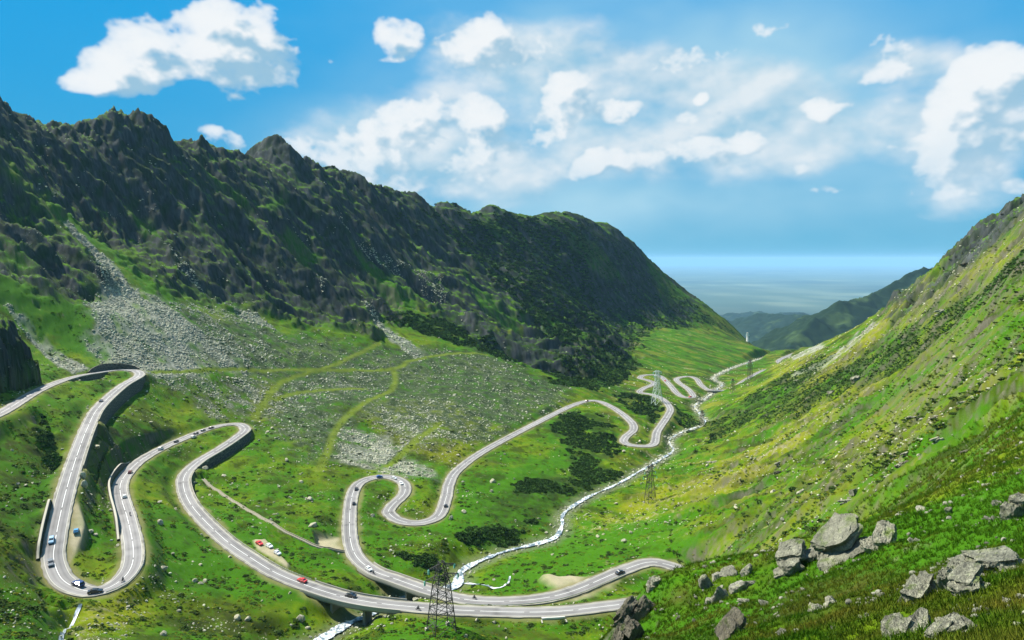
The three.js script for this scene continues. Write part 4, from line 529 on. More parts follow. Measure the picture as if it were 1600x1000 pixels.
// ---------------------------------------------------------------- rocks
function rockGeo(seed, detail, sx, sy, sz, { planes = 16, cut = 0.62, grain = 0.05, tilt = 0 } = {}) {
  const r = rng(seed), g0 = new THREE.IcosahedronGeometry(1, detail), g = mergeVertices((g0.deleteAttribute('uv'), g0.deleteAttribute('normal'), g0)), p = g.attributes.position, N = [];
  for (let i = 0; i < planes; i++) { const y = r() * 2 - 1, a = r() * 6.2832, q = Math.sqrt(1 - y * y); N.push([q * Math.cos(a), y, q * Math.sin(a), cut + r() * 0.3]); }
  const col = new Float32Array(p.count * 3);
  for (let i = 0; i < p.count; i++) {
    let x = p.getX(i), y = p.getY(i), z = p.getZ(i), m = 1.05; for (const n of N) { const dt = x * n[0] + y * n[1] + z * n[2]; if (dt > 0.05) m = Math.min(m, n[3] / dt); }
    const strata = detail > 2 ? Math.abs(noise3(x * 1.2 + seed, (y * 0.9 + x * 0.5) * 6, z * 1.2)) * 0.13 : 0, gr = grain * fbm3(x * 3 + seed, y * 3, z * 3, detail > 2 ? 4 : 2);
    m += gr * 2 - strata; p.setXYZ(i, x * m, y * m, z * m);
    const n1 = fbm3(x * 2.2 + seed * 3, y * 2.2, z * 2.2, 3), n2 = fbm3(x * 7 + seed, y * 7, z * 7, 2), t = 0.85 + n1 * 0.5 + n2 * 0.5, li = sstep(0.1, 0.45, n1 * 0.7 + n2 * 0.6);
    col[i * 3] = t * mix(1, 0.92, li); col[i * 3 + 1] = t * mix(1, 0.98, li); col[i * 3 + 2] = t * mix(0.95, 0.6, li);
  }
  g.setAttribute('color', new THREE.BufferAttribute(col, 3)); g.scale(sx, sy, sz); { const uv = new Float32Array(p.count * 2); for (let i = 0; i < p.count; i++) { uv[i * 2] = p.getX(i) + p.getZ(i) * 0.6; uv[i * 2 + 1] = p.getY(i) + p.getZ(i) * 0.8; } g.setAttribute('uv', new THREE.BufferAttribute(uv, 2)); } if (tilt) g.rotateZ(tilt);
  return toCreasedNormals(g, 0.4);
}
function plate(seed, l, t, w) {                                          // a broken slab: box with chipped, uneven faces
  const g0 = new THREE.BoxGeometry(1, 1, 1, 22, 7, 18); g0.deleteAttribute('uv'); g0.deleteAttribute('normal'); const g = mergeVertices(g0), p = g.attributes.position, col = new Float32Array(p.count * 3), r = rng(seed), cut = [0, 1, 2, 3].map(() => [r() * 6.28, 0.42 + r() * 0.16]);
  for (let i = 0; i < p.count; i++) {
    let x = p.getX(i), y = p.getY(i), z = p.getZ(i);
    for (const [a, q] of cut) { const e = x * Math.cos(a) + z * Math.sin(a) - q; if (e > 0) { x -= e * Math.cos(a); z -= e * Math.sin(a); } }
    const e = 1 + 0.22 * noise3(x * 2 + seed, y * 1.5, z * 2), n = fbm3(x * 4 + seed * 2, y * 2, z * 4, 3); x *= e; z *= e; y *= 1 + 0.35 * noise3(x * 2.4, seed, z * 2.4); y += 0.10 * n + 0.12 * noise3(x * 1.7 + 9, seed, z * 1.7);
    const f = fbm3(x * 11 + seed, y * 6, z * 11, 3, 0.6), lay = 0.05 * noise3(seed, y * 9, x * 1.5 + z); p.setXYZ(i, x * (1 + lay) * l + n * 0.04 * l + f * 0.045 * l, y * t + f * 0.2 * t, z * (1 + lay) * w + n * 0.04 * w + f * 0.045 * w);
    const m = fbm3(x * 2.2 + seed, y * 2, z * 2.2, 6, 0.7), m2 = fbm3(x * 3 - seed, y * 3, z * 3, 5, 0.65), q = 0.9 + m * 1.5, li = sstep(0.1, 0.5, m2); const ms = sstep(0.12, 0.4, fbm3(x * 1.6 + seed * 5, y * 1.2, z * 1.6, 5, 0.6)); col[i * 3] = mix(q * mix(1, 0.8, li), 0.42, ms); col[i * 3 + 1] = mix(q * mix(0.99, 0.9, li), 0.62, ms); col[i * 3 + 2] = mix(q * mix(0.9, 0.5, li), 0.12, ms);
  }
  const uv = new Float32Array(p.count * 2); for (let i = 0; i < p.count; i++) { uv[i * 2] = p.getX(i) + p.getZ(i) * 0.6; uv[i * 2 + 1] = p.getY(i) + p.getZ(i) * 0.8; } g.setAttribute('uv', new THREE.BufferAttribute(uv, 2));
  g.setAttribute('color', new THREE.BufferAttribute(col, 3)); return g;
}
function outcropGeo(seed, w, h, d, tilt, n) {                            // tilted plates lying on one another
  const r = rng(seed), gs = [], th = h / clamp(n, 3, 8) * 1.7;
  for (let i = 0; i < n; i++) {
    const k = n > 1 ? i / (n - 1) - 0.5 : 0, g = plate(seed * 13 + i, Math.min(w * (0.32 + r() * 0.5), h * (0.8 + r() * 0.7)), th * (0.6 + r() * 0.8), d * (0.4 + r() * 0.5));
    g.rotateY((r() - 0.5) * 0.5); g.translate((r() - 0.5) * w * 0.6, k * h * 0.8, (r() - 0.5) * d * 0.5); g.rotateZ(tilt + (r() - 0.5) * 0.12); g.rotateX((r() - 0.5) * 0.2); gs.push(g);
  }
  return toCreasedNormals(mergeGeometries(gs), 0.38);
}
const grainTex = (() => { const T = 512, mk = (f, srgb) => { const px = new Uint8Array(T * T * 4); for (let y = 0; y < T; y++) for (let x = 0; x < T; x++) { const a = x / T * 6.28318, b = y / T * 6.28318, q = (s) => noise3(Math.cos(a) * s + 2, Math.sin(a) * s + Math.cos(b) * s, Math.sin(b) * s * 1.6), n = q(2) * 0.5 + q(5) * 0.5 + q(12) * 0.4 + q(26) * 0.3, cr = Math.abs(q(1.6)) < 0.035 || Math.abs(q(3.3)) < 0.03 ? 1 : 0, v = clamp(f(n, cr)) * 255, k = (y * T + x) * 4; px[k] = px[k + 1] = px[k + 2] = v; px[k + 3] = 255; } const t = new THREE.DataTexture(px, T, T); t.wrapS = t.wrapT = THREE.RepeatWrapping; t.repeat.set(0.7, 0.7); t.magFilter = THREE.LinearFilter; if (srgb) t.colorSpace = THREE.SRGBColorSpace; t.needsUpdate = true; return t; }; return { map: mk((n) => 0.86 + n * 0.34, true), bumpMap: mk((n, c) => 0.6 + n * 0.4 - c * 0.45), bumpScale: 0.09 }; })();
const rockMat = std(0.26, 0.26, 0.20, 0.92, { vertexColors: true, ...grainTex }), paleRock = std(0.40, 0.39, 0.31, 0.92, { vertexColors: true, ...grainTex }), brownRock = std(0.15, 0.135, 0.10, 0.95, { vertexColors: true, ...grainTex });
function rock(name, label, x, z, w, h, seed, o = {}) {
  const d = o.depth ?? 0.8, m = mesh(name, o.plates ? outcropGeo(seed, w, h, w * 0.7 * d, o.tilt ?? 0, o.plates) : rockGeo(seed, o.detail ?? 4, w * 0.58, h * 0.72, w * 0.5 * d, { planes: o.planes ?? 15, tilt: o.tilt ?? 0, grain: o.grain ?? 0.05, cut: o.cut ?? 0.62 }), o.material ?? rockMat);
  m.position.set(x, ground(x, z) + h * (o.up ?? 0.18), z); m.rotation.y = o.turn ?? 0; return tag(m, label, 'rock', o.group);
}
const bigLabels = ['tall leaning grey slab in the large outcrop at the picture edge', 'long flat ledge of grey rock topping the large outcrop', 'dark layered slab at the near end of the large outcrop', 'broad lichen grey slab below the leaning one', 'dark ribbed rock lowest in the large outcrop', 'pale tilted slab beside the lowest ribbed rock'];
ROCKS_BIG.forEach(([x, z, w, h], i) => rock('rock_slab', bigLabels[i], x, z, w, h, 100 + i * 7, { tilt: [0.5, 0.05, 0.55, 0.5, 0.6, 0.55][i], up: 0.02, plates: [7, 13, 9, 8, 9, 9][i], turn: [0.3, -0.2, 0.5, 0.1, 0.4, 0.2][i], depth: [0.7, 0.8, 0.8, 0.9, 0.8, 0.9][i], group: 'slabs of the large outcrop' }));
const midLabels = ['large craggy outcrop with a dark hollow on the grassy crest', 'upright pale block beside the craggy crest outcrop', 'low mossy rock ending the crest outcrop', 'blue grey boulder on the grass at the frame edge', 'brownish rock face sunk in the near grass', 'dark cliff rock at the edge of the knoll above the road', 'pale cap stone on the knoll edge', 'brown rock lowest on the knoll edge'];
ROCKS_MID.forEach(([x, z, w, h], i) => rock('rock_outcrop', midLabels[i], x, z, w, h, 200 + i * 5, { up: 0.04, plates: [9, 5, 7, 4, 7, 9, 3, 9][i], tilt: [0.5, 0.7, 0.4, 0.2, 0.8, 0.9, 0.1, 0.8][i], material: [rockMat, paleRock, rockMat, rockMat, brownRock, brownRock, paleRock, brownRock][i], turn: [0.2, 0.6, -0.3, 0.5, 0.3, -0.4, 0.2, 0.5][i], depth: 1 }));
ROCKS_PILE.forEach(([x, z, w, h], i) => rock('boulder', 'pale angular block in the tumbled pile on the knoll', x, z, w, h, 300 + i * 3, { detail: 5, up: 0.16, tilt: (i % 3 - 1) * 0.4, material: i % 3 ? paleRock : rockMat, turn: i * 1.3, depth: 1, grain: 0.025, planes: 12, cut: 0.42, group: 'tumbled blocks on the knoll' }));
ROCKS_SMALL.forEach(([x, z, w, h], i) => rock('boulder', 'small weathered stone half sunk in the grass of the near hillside', x, z, w, h, 400 + i * 3, { plates: 1 + i % 2, tilt: 0.35, material: i % 3 ? rockMat : paleRock, turn: i, depth: 0.9, up: 0.1, group: 'stones on the near hillside' }));
const meadowStone = std(0.52, 0.49, 0.37, 0.92, { vertexColors: true, ...grainTex }), valleyLabels = ["lone boulder on the yellow slope across the stream from the dark pine patch", "big pale boulder just above the bare dirt patch", "pale boulder farther up the meadow from the bare dirt patch", "first of a pair of pale boulders below the road with the red car", "second of a pair of pale boulders below the road with the red car", "larger stone of the heap between the two long ramps", "smaller stone of the heap between the two long ramps", "upright boulder at the outside of the bend after the middle hairpins", "low boulder a little beyond the bend after the middle hairpins", "pale boulder halfway along the road toward the long bend", "small boulder alone on the grass across the stream", "small pale boulder at the outer rim of the far bend", "big boulder on the bank beside the lower stream reach", "small boulder beside the big one on the lower stream bank", "pale boulder in the grass just below the road past the pylon", "boulder in the meadow beside the climb after the lowest hairpin", "boulder on the meadow right of the lowest hairpin, nearest the road", "flat boulder in the middle of the lower meadow", "first pale stone at the tip of the gravel layby", "second pale stone at the tip of the gravel layby", "pale rock between the two bridge roads", "boulder at the bottom edge of the lower meadow", "small boulder on the lower meadow above the bottom edge", "small boulder below the outer rim of the lowest hairpin", "boulder beside the flat one in the lower meadow"];
VALLEY_ROCKS.forEach(([x, z, w, h], i) => rock('boulder', valleyLabels[i], x, z, w, h, 500 + i * 3, { detail: 2, material: meadowStone, turn: i, depth: 0.9, up: 0.2, group: 'large pale boulders of the valley' }));
// ledges of bedrock on the sunny slope
{
  const r = rng(91), gs = [0, 1, 2, 3].map((k) => outcropGeo(700 + k * 11, 1.6, 0.7, 1.0, 0.5, 5)), mats = [rockMat, paleRock, brownRock];
  let n = 0, tries = 0; while (n < 46 && tries++ < 4000) {
    const d = 110 * Math.pow(6.2, r()), u = 0.28 + r() * 0.5, x = u * d, z = -d, s = fbm((-0.6 * x + 0.8 * z) / 30, (0.8 * x + 0.6 * z) / 80, 3); if (s < 0.12 || base(x, z) > d * 0.02 || roadNear.items.some((p) => (p.x - x) ** 2 + (p.z - z) ** 2 < 300)) continue;
    const m = mesh('rock_ledge', gs[n % 4], mats[Math.floor(r() * 3)]), q = (1.0 + r() * 1.6) * (0.5 + d / 330); m.scale.set(q * (0.8 + r() * 0.7), q * (0.7 + r() * 0.5), q); m.rotation.y = -0.64 + (r() - 0.5) * 0.6; m.position.set(x, ground(x, z) - q * 0.02, z);
    tag(m, 'weathered bedrock ledge jutting from the sunny grass slope', 'rock', 'bedrock ledges of the sunny slope'); n++;
  }
}
// countable boulders
const R1 = rng(77), bGeos = [0, 1, 2, 3, 4, 5, 6, 7].map((k) => rockGeo(900 + k, 3, 1.2, 0.9, 1.0, { planes: 11, cut: 0.45, grain: 0.03 }));
const scatter = (n, r, d0, d1, u0, u1, ok, put) => { let k = 0, tries = 0; while (k < n && tries++ < n * 60) { const d = d0 * Math.pow(d1 / d0, r()), u = mix(u0, u1, r()), x = u * d, z = -d; if (ok(x, z, d, r)) { put(x, z, d, k); k++; } } return k; };
const offRoad = (x, z, m = 5.5) => { let f = true; roadNear.each(x, z, m, () => { f = false; }); return f; };
const offWater = (x, z, m = 3) => { let f = true; streamNear.each(x, z, m, () => { f = false; }); return f; };
const onTrail = (x, z) => { let f = false; trailNear.each(x, z, 3.5, () => { f = true; }); return f; };
const meadowRock = std(0.5, 0.47, 0.35, 0.92, { vertexColors: true, ...grainTex }), bMats = [paleRock, meadowRock, std(0.34, 0.32, 0.23, 0.92, { vertexColors: true })];
const kinds = [[150, 240, 620, -0.75, 0.25, 'pale boulder scattered on the valley meadow', 'scattered boulders of the valley', 0.6, 1.5], [85, 120, 560, 0.2, 0.8, 'weathered boulder scattered on the sunny grass slope', 'scattered boulders of the sunny slope', 0.5, 1.3]];
for (const [n, d0, d1, u0, u1, label, group, s0, s1] of kinds) scatter(n, R1, d0, d1, u0, u1, (x, z, d, r) => offRoad(x, z) && offWater(x, z) && fbm(x / 45, z / 45, 3) + r() * 0.3 > 0.1 && cover(x, z).pine < 0.3, (x, z, d, k) => {
  const m = mesh('boulder', bGeos[k % 8], bMats[Math.floor(R1() * 3)]), s = (s0 + (s1 - s0) * R1() ** 2) * mix(0.6, 1.15, sstep(120, 420, d)); m.scale.set(s * (0.8 + R1() * 0.6), s * (0.7 + R1() * 0.4), s); m.rotation.set((R1() - 0.5) * 0.6, R1() * 6.28, (R1() - 0.5) * 0.6); m.position.set(x, ground(x, z) + s * 0.2, z); tag(m, label, 'boulder', group);
});
// uncountable stones, dwarf pine, grass
function instanced(name, label, category, geo, mat, list) {
  const im = new THREE.InstancedMesh(geo, mat, list.length), M = new THREE.Matrix4(), Q = new THREE.Quaternion(), E = new THREE.Euler(), C = new THREE.Color();
  list.forEach((t, i) => { M.compose(V(t[0], t[1], t[2]), Q.setFromEuler(E.set(t[6] ?? 0, t[7] ?? 0, t[8] ?? 0)), V(t[3], t[4], t[5])); im.setMatrixAt(i, M); im.setColorAt(i, C.setRGB(...(t[9] ?? [1, 1, 1]))); });
  im.name = numbered(name); im.castShadow = im.receiveShadow = true; scene.add(im); return tag(im, label, category, null, 'stuff');
}
{
  const lists = [[], [], []], r = rng(5), stoneGeos = [0, 1, 2].map((k) => rockGeo(950 + k, 1, 1, 0.72, 0.85, { planes: 9, grain: 0.03 }));
  const add = (x, z, s, tone) => lists[Math.floor(r() * 3)].push([x, ground(x, z) + s * 0.12, z, s * (0.7 + r() * 0.6), s * (0.6 + r() * 0.5), s, (r() - 0.5) * 0.8, r() * 6.28, (r() - 0.5) * 0.8, [tone, tone * 0.98, tone * 0.84]]);
  scatter(60000, r, 330, 1250, -0.9, 0.2, (x, z, d, q) => { const c = cover(x, z); return offRoad(x, z) && (c.scree > 0.4 ? q() < c.scree : c.rubble > 0.4 ? q() < 0.22 : c.talus > 0.4 ? q() < 0.05 : false) && !onTrail(x, z) && fbm((-0.6 * x + 0.8 * z) / 16, (0.8 * x + 0.6 * z) / 90, 3) + fbm(x / 14, z / 14, 3) * 0.5 + q() * 0.4 > 0.08; }, (x, z, d) => add(x, z, (0.14 + 1.0 * r() ** 5) * mix(0.8, 1.6, sstep(400, 1000, d)), 0.5 + r() * 0.6));
  scatter(20000, r, 170, 1150, -0.85, 0.9, (x, z, d, q) => { const c = cover(x, z), st = x > 60 ? fbm((-0.6 * x + 0.8 * z) / 14, (0.8 * x + 0.6 * z) / 60, 3) : fbm(x / 30, z / 30, 4) - 0.04; return offRoad(x, z) && offWater(x, z, 2) && c.pine < 0.4 && c.dirt < 0.2 && st + c.yellow * 0.35 - c.bright * 0.25 + q() * 0.35 > 0.32; }, (x, z, d) => add(x, z, (0.16 + 0.7 * r() ** 4) * mix(0.7, 1.8, sstep(180, 900, d)), 0.45 + r() * 0.6));
  scatter(3600, r, 8, 170, 0.1, 0.9, (x, z, d, q) => fbm(x / 5, z / 5, 4) + q() * 0.3 > 0.36, (x, z, d) => add(x, z, (0.04 + 0.24 * r() ** 3) * mix(0.7, 1.8, sstep(20, 120, d)), 0.18 + r() * 0.36));
  let prev = null; for (let i = 0; i < 5200; i++) { const p = streamPts[Math.floor(r() * streamPts.length)], a = r() * 6.28, q = r() * 5.5; add(p.x + Math.cos(a) * q, p.z + Math.sin(a) * q, (0.2 + r() ** 3 * 1.0) * mix(0.8, 1.6, sstep(300, 900, -p.z)), 0.4 + r() * 0.6); }
  lists.forEach((l, k) => instanced('scree_stones', ['loose grey stones strewn over scree and slopes', 'angular grey rubble strewn over scree and slopes', 'small flat stones strewn over scree and slopes'][k], 'stones', stoneGeos[k], std(0.46, 0.465, 0.415, 0.95, { vertexColors: true }), l));
}
{
  // a low clump of pine: many short needle sprays over a mound
  const clump = (seed) => { const r = rng(seed), pos = [], n = 46; for (let i = 0; i < n; i++) { const y = r(), a = r() * 6.2832, q = Math.sqrt(1 - y * y * 0.9), R = 0.72 + r() * 0.35, p = V(q * Math.cos(a) * R, y * R * 0.8, q * Math.sin(a) * R), s = 0.30 + r() * 0.22, d = V(r() - 0.5, r() - 0.2, r() - 0.5).normalize(), e = V(r() - 0.5, r() - 0.5, r() - 0.5).cross(d).normalize(); const A = p.clone().addScaledVector(d, s), B = p.clone().addScaledVector(e, s * 0.8).addScaledVector(d, -s * 0.4), C = p.clone().addScaledVector(e, -s * 0.8).addScaledVector(d, -s * 0.4); pos.push(A.x, A.y, A.z, B.x, B.y, B.z, C.x, C.y, C.z); }
    const g = new THREE.BufferGeometry(); g.setAttribute('position', new THREE.Float32BufferAttribute(pos, 3)); g.computeVertexNormals(); return g; };
  const r = rng(15), l = [];
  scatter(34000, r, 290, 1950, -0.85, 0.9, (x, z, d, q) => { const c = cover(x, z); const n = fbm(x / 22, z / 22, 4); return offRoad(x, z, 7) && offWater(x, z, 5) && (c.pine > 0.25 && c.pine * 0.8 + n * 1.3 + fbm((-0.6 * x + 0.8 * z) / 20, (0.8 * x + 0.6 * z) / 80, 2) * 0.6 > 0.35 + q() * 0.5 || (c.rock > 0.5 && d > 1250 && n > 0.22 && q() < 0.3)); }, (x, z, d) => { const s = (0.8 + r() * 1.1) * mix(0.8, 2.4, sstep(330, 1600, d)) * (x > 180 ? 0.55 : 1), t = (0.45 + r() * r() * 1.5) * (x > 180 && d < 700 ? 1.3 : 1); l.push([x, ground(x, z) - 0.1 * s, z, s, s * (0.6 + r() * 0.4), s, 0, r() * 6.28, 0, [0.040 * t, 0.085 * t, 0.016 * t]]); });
  scatter(34000, r, 165, 620, -0.8, 0.85, (x, z, d, q) => offRoad(x, z, 6) && offWater(x, z, 5) && fbm(x / 16 + 80, z / 16, 4) + q() * 0.5 > 0.30 && cover(x, z).dirt < 0.1, (x, z, d) => { const big = r() < 0.12, s = big ? 0.4 + r() * 0.7 : 0.18 + r() * 0.3, t = 0.7 + r() * 0.7, c = big ? [0.030, 0.055, 0.010] : r() < 0.5 ? [0.11, 0.125, 0.010] : [0.045, 0.095, 0.006]; l.push([x, ground(x, z) - 0.05, z, s * 1.4, s * 0.6, s * 1.4, 0, r() * 6.28, 0, c.map((v) => v * t)]); });
  const h = Math.ceil(l.length / 2); [0, 1].forEach((k) => instanced('dwarf_pine_thicket', ['dark dwarf pine thickets covering the lower mountain flanks', 'dark low juniper and pine scrub among the meadows'][k], 'scrub', clump(40 + k), matte(1, 1, 1), l.filter((_, i) => i % 2 === k)));
  const tuft = (seed) => { const q = rng(seed), pos = []; for (let i = 0; i < 11; i++) { const a = q() * 6.2832, o = q() * 0.35, x = Math.cos(a) * o, z = Math.sin(a) * o, w = 0.035 + q() * 0.03, hgt = 0.5 + q() * 0.6, lx = (q() - 0.5) * 0.7, lz = (q() - 0.5) * 0.7, b = q() * 6.28, wx = Math.cos(b) * w, wz = Math.sin(b) * w; pos.push(x - wx, 0, z - wz, x + wx, 0, z + wz, x + lx * 0.5, hgt * 0.65, z + lz * 0.5, x + wx, 0, z + wz, x + lx, hgt, z + lz, x + lx * 0.5, hgt * 0.65, z + lz * 0.5); } const g = new THREE.BufferGeometry(); g.setAttribute('position', new THREE.Float32BufferAttribute(pos, 3)); g.computeVertexNormals(); return g; };
  const gl = [], gr = rng(25);
  scatter(90000, gr, 6, 150, -0.1, 0.9, (x, z, d, q) => fbm(x / 3 + 3, z / 3, 3) + q() * 0.6 > 0.05 && (x / d > 0.12 || d < 60), (x, z, d) => { const s = (0.12 + gr() * 0.2) * mix(1, 3, sstep(20, 150, d)), n = fbm(x / 5 + 20, z / 5, 4), c = cover(x, z), t = 0.75 + gr() * 0.5, dry = clamp(0.2 + n * 1.2 - c.bright * 0.6 + gr() * 0.3); gl.push([x, ground(x, z) - 0.03, z, s * 1.2, s, s * 1.2, 0, gr() * 6.28, 0, [mix(0.045, 0.13, dry) * t, mix(0.115, 0.125, dry) * t, mix(0.004, 0.014, dry) * t]]); });
  [0, 1].forEach((k) => instanced('grass_tufts', ['short green and dry grass tufts on the near hillside', 'fine mixed grass blades on the near hillside'][k], 'grass', tuft(60 + k), matte(1, 1, 1, { side: THREE.DoubleSide }), gl.filter((_, i) => i % 2 === k)));
}
// ---------------------------------------------------------------- pylons
function bar(a, b, w) { const l = a.distanceTo(b), g = new THREE.BoxGeometry(w, l, w); g.applyQuaternion(new THREE.Quaternion().setFromUnitVectors(V(0, 1, 0), b.clone().sub(a).normalize())); const m = a.clone().add(b).multiplyScalar(0.5); g.translate(m.x, m.y, m.z); return g; }
function pylon(x, z, h, label, o) {
  const t = thing('lattice_pylon', label, 'pylon', 'lattice pylons down the valley'), B = h * (o.base ?? 0.16), T = h * 0.035, waist = h * 0.66, W0 = h * (o.waist ?? 0.07), w = o.bar ?? h * 0.009, m = std(...o.colour, 0.7, { metalness: 0.2 }), half = (y) => y < waist ? mix(B, W0, y / waist) : mix(W0, T, (y - waist) / (h - waist)), cs = [[-1, -1], [1, -1], [1, 1], [-1, 1]], at = ([a, b], y) => V(a * half(y), y, b * half(y));
  for (const c of cs) mesh('leg', mergeGeometries([bar(at(c, -2), at(c, waist), w * 1.5), bar(at(c, waist), at(c, h), w * 1.3)]), m, t);
  const br = [], n = o.panels ?? 8; let y = 0; for (let k = 0; k < n; k++) { const y1 = h * (1 - Math.pow(1 - (k + 1) / n, 1.15)); for (let i = 0; i < 4; i++) { const c = cs[i], e = cs[(i + 1) % 4]; br.push(bar(at(c, y), at(e, y1), w * 0.8), bar(at(e, y), at(c, y1), w * 0.8), bar(at(c, y1), at(e, y1), w * 0.8)); } y = y1; }
  mesh('bracing', mergeGeometries(br), m, t);
  for (const [f, L] of o.arms ?? [[0.7, 0.2], [0.83, 0.16], [0.96, 0.12]]) for (const s of [-1, 1]) {
    const yy = f * h, tip = V(s * L * h, yy, 0), k = half(yy), a = [bar(V(s * k, yy, k), tip, w), bar(V(s * k, yy, -k), tip, w), bar(V(s * k * 0.8, yy + h * 0.045, 0), tip, w)];
    for (let q = 1; q < 4; q++) { const e = q / 4, p0 = V(mix(s * k, tip.x, e), yy, k * (1 - e)), p1 = V(mix(s * k, tip.x, e), yy, -k * (1 - e)), p2 = V(mix(s * k, tip.x, e), yy + h * 0.045 * (1 - e), 0); a.push(bar(p0, p1, w * 0.7), bar(p0, p2, w * 0.7), bar(p1, p2, w * 0.7)); }
    const arm = mesh('cross_arm', mergeGeometries(a), m, t), ins = [new THREE.CylinderGeometry(w * 0.5, w * 0.5, h * 0.07, 6)]; for (let q = 0; q < 5; q++) ins.push(new THREE.CylinderGeometry(w * 1.7, w * 1.9, h * 0.006, 10).translate(0, (q - 2) * h * 0.013, 0));
    const gI = mergeGeometries(ins); gI.translate(tip.x, yy - h * 0.035, 0); mesh('insulator', gI, std(0.16, 0.42, 0.34, 0.25), arm);
  }
  t.position.set(x, ground(x, z), z); t.rotation.y = o.turn ?? 0.3;
  const y0 = t.position.y, foot = new THREE.BoxGeometry(h * 0.045, 2.4, h * 0.045); for (const c of cs) { const f = mesh('footing', foot, concrete, t); f.position.set(c[0] * B, -1, c[1] * B); }
}
const pl = ['black lattice pylon standing before the two bridges', 'dark lattice pylon on the meadow across the stream', 'tall pale lattice pylon inside the far hairpins', 'small dark pylon on the stream bank below the far hairpins', 'dark pylon beyond the stream crossing, farther down valley', 'dark pylon just below the road after the stream crossing', 'white mast pylon on the end of the mountain spur'];
const pdark = [0.035, 0.035, 0.032], ppale = [0.42, 0.5, 0.46];
PYLONS.forEach(([x, z, h], i) => pylon(x, z, h, pl[i], [{ colour: pdark, bar: 0.2, base: 0.165, waist: 0.1, turn: 0.5, panels: 7, arms: [[0.78, 0.26], [0.93, 0.2]] }, { colour: pdark, bar: 0.15, base: 0.12, waist: 0.06, panels: 5 }, { colour: ppale, bar: 0.3, base: 0.13, waist: 0.055, panels: 5, arms: [[0.97, 0.13], [0.86, 0.1]] }, { colour: pdark, bar: 0.14, base: 0.13, panels: 3 }, { colour: pdark, bar: 0.2, base: 0.1, panels: 4 }, { colour: pdark, bar: 0.14, base: 0.14, panels: 3 }, { colour: [0.75, 0.75, 0.72], bar: 0.6, base: 0.09, waist: 0.05, panels: 4 }][i]));
// ---------------------------------------------------------------- vehicles
const glassM = std(0.02, 0.024, 0.03, 0.12), tyreM = std(0.02, 0.02, 0.02, 0.9), rimM = std(0.4, 0.4, 0.42, 0.35, { metalness: 0.8 }), lampM = std(0.75, 0.75, 0.72, 0.2), tailM = std(0.4, 0.02, 0.02, 0.3), trimM = std(0.03, 0.03, 0.03, 0.7);
const paintOf = (c) => { const m = new THREE.MeshPhysicalMaterial({ roughness: 0.38, metalness: 0.1, clearcoat: 0.8, clearcoatRoughness: 0.1 }); m.color.setRGB(...c); return m; };
const TYPES = {   // side profile (x along the car, front positive), belt and roof of the cabin
  hatch: { L: 4.1, W: 1.74, body: [[-2.02, 0.42], [-2.05, 0.8], [-1.95, 0.98], [0.95, 0.98], [1.85, 0.8], [2.05, 0.62], [2.05, 0.36], [1.9, 0.26], [-1.95, 0.26]], belt: [-1.92, 1.0], roof: [-1.5, 0.1], top: 1.48 },
  sedan: { L: 4.6, W: 1.78, body: [[-2.28, 0.45], [-2.3, 0.85], [-2.2, 0.96], [1.0, 0.96], [2.1, 0.78], [2.3, 0.6], [2.3, 0.36], [2.1, 0.26], [-2.2, 0.26]], belt: [-1.75, 1.1], roof: [-0.95, 0.3], top: 1.44 },
  suv: { L: 4.8, W: 1.92, body: [[-2.38, 0.5], [-2.4, 1.0], [-2.3, 1.14], [1.05, 1.14], [2.2, 1.02], [2.4, 0.8], [2.4, 0.46], [2.2, 0.36], [-2.3, 0.36]], belt: [-2.25, 1.15], roof: [-1.95, 0.4], top: 1.86 },
};
